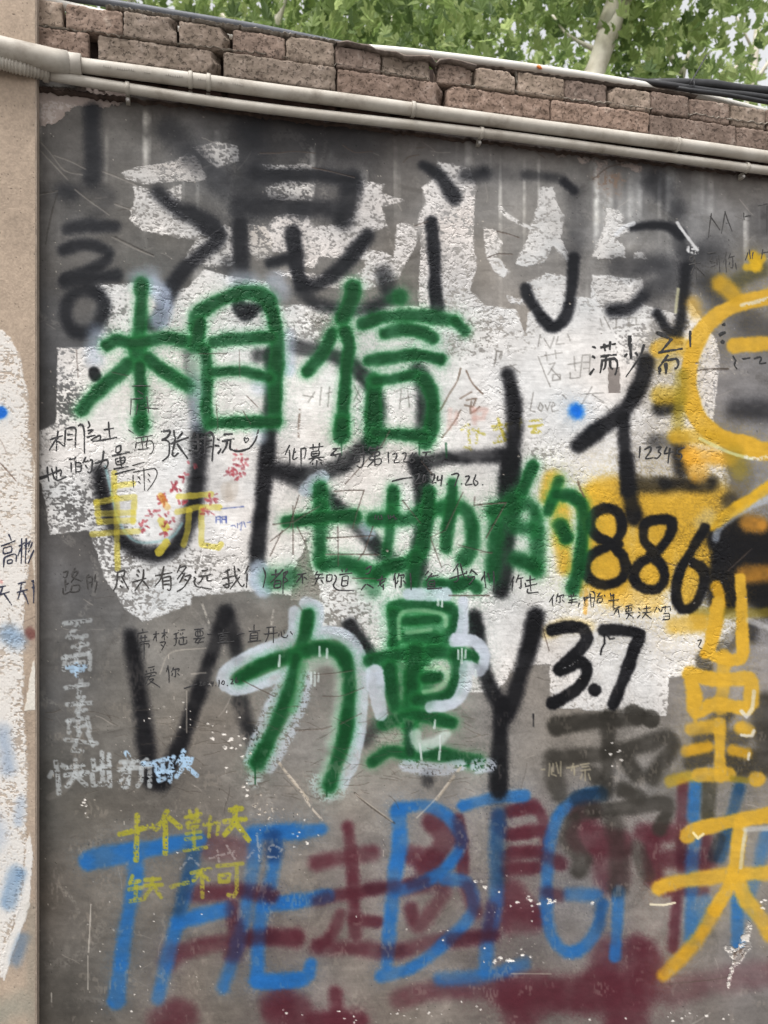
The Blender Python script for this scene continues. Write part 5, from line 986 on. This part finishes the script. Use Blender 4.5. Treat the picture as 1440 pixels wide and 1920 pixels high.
# the thicker sleeve that comes off the pillar face and bends back to the wall
sl = [P3(-420, 10, -.055), P3(-120, 64, -.055), P3(-20, 86, -.054), P3(30, 98, -.052), P3(70, 107, -.046), P3(100, 114, -.038), P3(126, 118.5, -.031)]
slc = catmull([tuple(p) for p in sl], .02)
b = MB(); b.tube([Vector(p) for p in slc], .0222, 22); o = b.build('pipe_bend', M['pvc'], pu, True)
b = MB(); b.tube([up0 + d_.normalized() * t for t in (-.016, -.012, .012, .013)], [.0196, .0208, .0208, .0180], 22); b.build('coupling', M['pvc'], pu, True)
def clip(px, yc, Y, r, parent, wpx=6.5, screw=False, tilt=0):
    c = P3(px, yc, Y); dirv = (d_.normalized()); hw = .0042
    m_ = MB(); m_.tube([c - dirv * hw, c - dirv * (hw - .001), c + dirv * (hw - .001), c + dirv * hw], [r + .0012, r + .0026, r + .0026, r + .0012], 20)
    o = m_.build('pipe_clip', M['clip'], parent, True)
    m_ = MB(); m_.box(c.x - .004, c.x + .004, -.012, 0.001, c.z - r - .011, c.z - r + .002); f = m_.build('clip_foot', M['clip'], parent)
    if screw:
        m_ = MB(); m_.tube([(c.x, -.012, c.z - r - .007), (c.x, -.0165, c.z - r - .007), (c.x, -.018, c.z - r - .007)], [.0042, .004, .0022], 12); m_.build('screw', M['screw'], parent, True)
def yu(px): # pixel height of the upper pipe axis
    t = (px - 140) / 1300; return None
def on_line(L_, px):
    best = None
    for p in L_:
        dx, dy = p.x, p.y - CAMY; Z = dx * ST + dy * CT; X = dx * CT - dy * ST
        e = abs(720 + F * X / Z - px)
        if best is None or e < best[0]: best = (e, 960 - F * (p.z - CAMZ) / Z)
    return best[1]
def on_axis(p0, p1, px, Y):
    # photo row of the pipe axis at column px
    lo, hi = -.2, 1.2
    for _ in range(40):
        m_ = (lo + hi) / 2; p = p0.lerp(p1, m_)
        dx, dy = p.x, p.y - CAMY; Z = dx * ST + dy * CT; X = dx * CT - dy * ST
        if 720 + F * X / Z < px: lo = m_
        else: hi = m_
    return 960 - F * (p.z - CAMZ) / Z
for px in (357, 391, 774, 1269): clip(px, on_axis(up0, up1, px, YU), YU, RU, pu)
# faint printed marks on the pipe
b = MB()
for (px0, n) in ((196, 4), (222, 8), (272, 3), (312, 8), (372, 5), (410, 2), (436, 5)):
    for q in range(n):
        px = px0 + q * 4.2; p = P3(px, on_axis(up0, up1, px, YU), YU); a0 = -.0005 - rng.uniform(0, .002)
        b.box(p.x - .0009, p.x + .0009, YU - RU - .0004, YU - RU + .0012, p.z - .0035 + a0, p.z - .0005 + a0)
o = b.build('printed_marks', ink_mat('faded_print', '#8b857c'), pu); o['kind'] = 'stuff'

lo0 = P3(86, 139, YL); lo1 = P3(1440, 317.5, YL); dl = lo1 - lo0
laxis = [Vector(p) for p in catmull([tuple(P3(a, c, YL)) for a, c in ((86, 140), (240, 166), (500, 203.5), (950, 255), (1440, 320))] + [tuple(lo1 + dl * 1.2)], .04)]
pl = tag(empty('conduit_pipe', tuple(lo0)), 'lower and thinner of the two white plastic pipes along the bricks', 'pipe', 'white pipes on the wall')
b = MB(); b.tube(laxis, RL, 18); b.build('pipe_run', M['pvc'], pl, True)
fx = catmull([tuple(P3(a, c, y)) for a, c, y in ((-420, 50, -.052), (-120, 100, -.052), (-20, 112, -.051), (30, 124, -.047), (60, 131, -.038), (88, 137, -.026))], .0015)
b = MB(); rs = [.0136 + .0016 * math.sin(q * math.pi / 2.0) for q in range(len(fx))]
b.tube([Vector(p) for p in fx], rs, 16); b.build('corrugated_sleeve', M['pvc'], pl, True)
b = MB(); b.tube([lo0 + dl.normalized() * t for t in (-.006, -.005, .004, .0055)], [.0142, .0152, .0152, .0130], 18); b.build('coupling', M['pvc'], pl, True)
lfine = [laxis[q].lerp(laxis[q + 1], t / 20) for q in range(len(laxis) - 1) for t in range(20)]
for px in (239, 902, 1399): clip(px, on_line(lfine, px), YL, RL, pl, screw=True)

# white pipe lying on top of the wall, sinking behind the bricks on the right
wp = catmull([tuple(P3(a, c, y)) for a, c, y in ((60, -2, .075), (300, 48, .07), (560, 84, .055), (640, 89, .05), (760, 98, .045), (950, 121, .04), (1100, 143, .04), (1220, 163, .045), (1290, 176, .055), (1360, 192, .075), (1440, 212, .10))], .03)
b = MB(); b.tube([Vector(p) for p in wp], .0098, 16); o = b.build('roof_pipe', M['pvc_clean'], None, True)
tag(o, 'clean white plastic pipe lying along the top of the brick courses', 'pipe')
p = P3(1010, 126.5, .028); b = MB(); b.tube([p + Vector((-.004, 0, .004)), p + Vector((.002, -.001, 0)), p + Vector((.008, -.001, -.003))], [.003, .0042, .0012], 8)
tag(b.build('orange_scrap', M['orange'], None, True), 'small orange fleck stuck on the pipe on top of the wall', 'scrap')
# dark cable along the top at left, black cables at right with a tie
cb = catmull([tuple(P3(a, c, y)) for a, c, y in ((60, -14, .10), (200, 5, .085), (330, 27, .08), (480, 52, .08), (600, 76, .09), (700, 96, .10))], .05)
b = MB(); b.tube([Vector(p) for p in cb], .0085, 12); tag(b.build('cable', M['grey_cable'], None, True), 'dark grey cable along the wall top at the left behind the pipe', 'cable')
bun = tag(empty('cable_bundle', tuple(P3(1293, 165, .02))), 'black cables tied together above the bricks at the right', 'cable bundle')
for (Pl, r) in ((((1175, 150, .06), (1240, 158, .03), (1293, 166, .015), (1350, 174, .012), (1440, 184, .01), (1700, 226, .0), (2000, 262, .03)), .0082), (((1215, 158, .05), (1260, 157, .035), (1300, 158, .03), (1340, 160, .03), (1390, 168, .03), (1440, 172, .03), (1700, 200, .04), (2000, 250, .03)), .0125), (((1200, 152, .07), (1293, 169, .006), (1360, 178, -.002), (1440, 192, .0), (1700, 240, .0), (2000, 280, .03)), .0055)):
    b = MB(); b.tube([Vector(p) for p in catmull([tuple(P3(*q)) for q in Pl], .02)], r, 12); b.build('cable_strand', M['black_plastic'], bun, True)
b = MB(); c = P3(1294, 165, .018); b.tube([c + Vector((math.cos(a) * .002, math.sin(a) * .016, math.cos(a) * .018)) for a in np.linspace(0, 2 * math.pi, 14)], .0016, 6)
b.tube([P3(1293, 158, .0), P3(1300, 146, .005), P3(1312, 126, .02), P3(1325, 103, .03)], .0016, 6); b.build('cable_tie', M['black_plastic'], bun, True)

# ------------------------------------------------------------------ ground
b = MB(); b.v = [(-300, -300, 0), (300, -300, 0), (300, 300, 0), (-300, 300, 0)]; b.f = [(0, 1, 2, 3)]
o = b.build('ground', M['ground']); o['kind'] = 'structure'

# ------------------------------------------------------------------ plane trees behind the wall
LEAF = np.array([(0, 0, 0), (.30, -.02, .02), (.52, .22, .0), (.26, .34, .03), (.34, .66, .0), (.12, .62, .03), (0, 1.0, 0), (-.12, .62, .03), (-.34, .66, .0), (-.26, .34, .03), (-.52, .22, 0), (-.30, -.02, .02)])
LT = np.array([(0, 1, 2), (0, 2, 3), (0, 3, 4), (0, 4, 5), (0, 5, 6), (0, 6, 7), (0, 7, 8), (0, 8, 9), (0, 9, 10), (0, 10, 11)])
def leaves(n, centers, size, seed, tone0):
    r = np.random.default_rng(seed); C_ = np.asarray(centers)
    k = r.integers(0, len(C_), n); rad = C_[k, 3]
    dirs = r.normal(size=(n, 3)); dirs /= np.linalg.norm(dirs, axis=1)[:, None]
    pos = C_[k, :3] + dirs * (rad * r.random(n) ** .45)[:, None] * [1.25, 1.0, .62]
    yaw = r.uniform(0, 6.283, n); tilt = r.normal(1.9, .55, n); roll = r.normal(0, .5, n); s_ = size * r.uniform(.6, 1.3, n)
    cy, sy, ct, st_ = np.cos(yaw), np.sin(yaw), np.cos(tilt), np.sin(tilt); cr, sr = np.cos(roll), np.sin(roll)
    L = LEAF[None] * s_[:, None, None]; L = L.copy(); L[..., 2] += (L[..., 0] ** 2) * -1.6 / size * .18 + (L[..., 1] ** 2) * -1.5 / size * .2
    x, y, z = L[..., 0], L[..., 1], L[..., 2]
    x, z = x * cr[:, None] + z * sr[:, None], -x * sr[:, None] + z * cr[:, None]
    y, z = y * ct[:, None] - z * st_[:, None], y * st_[:, None] + z * ct[:, None]
    x, y = x * cy[:, None] - y * sy[:, None], x * sy[:, None] + y * cy[:, None]
    V = np.stack([x, y, z], -1) + pos[:, None, :]
    T = (LT[None] + (np.arange(n) * 12)[:, None, None]).reshape(-1, 3)
    tone = np.clip(tone0 + r.normal(0, .27, n) + .25 * (r.random(len(C_))[k] - .5), 0, 1)
    return V.reshape(-1, 3), T, np.repeat(tone, 12)
def blocked(ys_, xs_): return ys_
def tree(name, label, trunk, limbs, blobs, nleaf, size, seed, tone, bark='bark'):
    t = tag(empty(name, (trunk[0][0], trunk[0][1], 0)), label, 'tree', 'plane trees behind the wall')
    b = MB(); P = catmull([p[:3] for p in trunk], .25); R = np.interp(np.linspace(0, 1, len(P)), np.linspace(0, 1, len(trunk)), [p[3] for p in trunk])
    b.tube([Vector(p) for p in P], list(R), 18); b.build('trunk', M[bark], t, True)
    for lb in limbs:
        b = MB(); P = catmull([p[:3] for p in lb], .25); R = np.interp(np.linspace(0, 1, len(P)), np.linspace(0, 1, len(lb)), [p[3] for p in lb])
        b.tube([Vector(p) for p in P], list(R), 10); b.build('limb', M[bark], t, True)
    V, T, tn = leaves(nleaf, blobs, size, seed, tone)
    me = np_mesh('crown', V, T); a = me.attributes.new('tone', 'FLOAT', 'POINT'); a.data.foreach_set('value', tn.astype(np.float32))
    o = link('crown', me, M['leaf'], t); o['kind'] = 'stuff'
    return t
def pt(px, py, Y, r): return tuple(float(q) for q in at(px, py, Y)) + (r,)
rb = np.random.default_rng(3)
def blobs(n, x0, x1, y0, y1, z0, z1, r0, r1): return [(rb.uniform(x0, x1), rb.uniform(y0, y1), rb.uniform(z0, z1), rb.uniform(r0, r1)) for _ in range(n)]
q0 = pt(1112, 150, 3.2, .10)
tree('plane_tree', 'plane tree with a pale leaning trunk rising behind the right half of the wall',
     [(q0[0] - .9, 3.2, 0, .19), (q0[0] - .6, 3.2, 2.0, .15), (q0[0] - .22, 3.2, q0[2] - .55, .115), pt(1121, 120, 3.2, .068), pt(1146, 45, 3.2, .078), pt(1160, 0, 3.2, .088), pt(1190, -60, 3.25, .07), pt(1210, -260, 3.4, .05)],
     [[pt(1132, 60, 3.2, .06), pt(1148, 20, 3.18, .066), pt(1160, -10, 3.15, .06), pt(1175, -80, 3.0, .05), pt(1230, -400, 2.8, .03)],
      [pt(1120, 95, 3.2, .02), pt(1085, 78, 3.3, .012), pt(1060, 62, 3.4, .010), pt(1030, 20, 3.5, .008)], [pt(1280, 145, 4.0, .02), pt(1262, 110, 4.0, .03), pt(1240, 60, 4.1, .02), pt(1225, 10, 4.2, .01)], [pt(1275, 160, 4.0, .03), pt(1285, 120, 4.0, .018), pt(1300, 70, 4.1, .012)]],
     blobs(60, .8, 4.4, 2.6, 6.5, 3.7, 6.8, .35, .8), 8000, .10, 5, .50)
tree('plane_tree', 'plane tree whose grey trunk just shows above the bricks at the upper left',
     [(-.6, 4.0, 0, .2), (-.75, 4.0, 2.5, .16), pt(222, 60, 4.0, .095), pt(225, 0, 4.0, .09), pt(240, -120, 4.0, .07), pt(250, -400, 4.1, .05)],
     [[pt(215, 30, 4.0, .05), pt(198, 8, 3.95, .04), pt(178, -10, 3.9, .03), pt(120, -80, 3.6, .02)], [pt(505, 90, 4.2, .03), pt(520, 40, 4.2, .03), pt(535, -10, 4.2, .025), pt(560, -120, 4.2, .02)]],
     blobs(70, -3.6, 1.8, 2.4, 6.0, 3.5, 6.6, .35, .8), 9500, .10, 6, .46)
tree('plane_tree', 'far plane tree filling the gap behind the other two',
     [(3.0, 9.0, 0, .25), (3.1, 9.0, 4, .2), (3.0, 9.0, 7, .14), (2.8, 9.0, 9.5, .07)],
     [[(3.1, 9, 4.5, .1), (4.2, 8.8, 6.0, .06), (5.2, 8.6, 7.5, .03)], [(3.0, 9, 5, .1), (1.8, 8.7, 6.6, .06), (.4, 8.6, 8.0, .03)]],
     blobs(60, -5, 6.2, 7.0, 10.0, 5.2, 9.5, .6, 1.1), 4800, .12, 8, .62)
tree('plane_tree', 'thin branched plane tree against the white sky at the far right',
     [(6.2, 6.5, 0, .12), (6.3, 6.5, 3, .09), pt(1405, 190, 6.5, .05), pt(1420, 60, 6.5, .04), pt(1435, -60, 6.5, .03)],
     [[pt(1405, 170, 6.5, .03), pt(1440, 118, 6.4, .02), pt(1490, 60, 6.3, .015)], [pt(1415, 100, 6.5, .02), pt(1395, 60, 6.5, .014), pt(1370, 10, 6.5, .01)], [pt(1345, 170, 6.5, .02), pt(1375, 130, 6.5, .02), pt(1412, 100, 6.5, .015)]],
     blobs(26, 5.2, 9.5, 5.6, 8.5, 4.2, 8.0, .25, .6), 2000, .11, 9, .66)
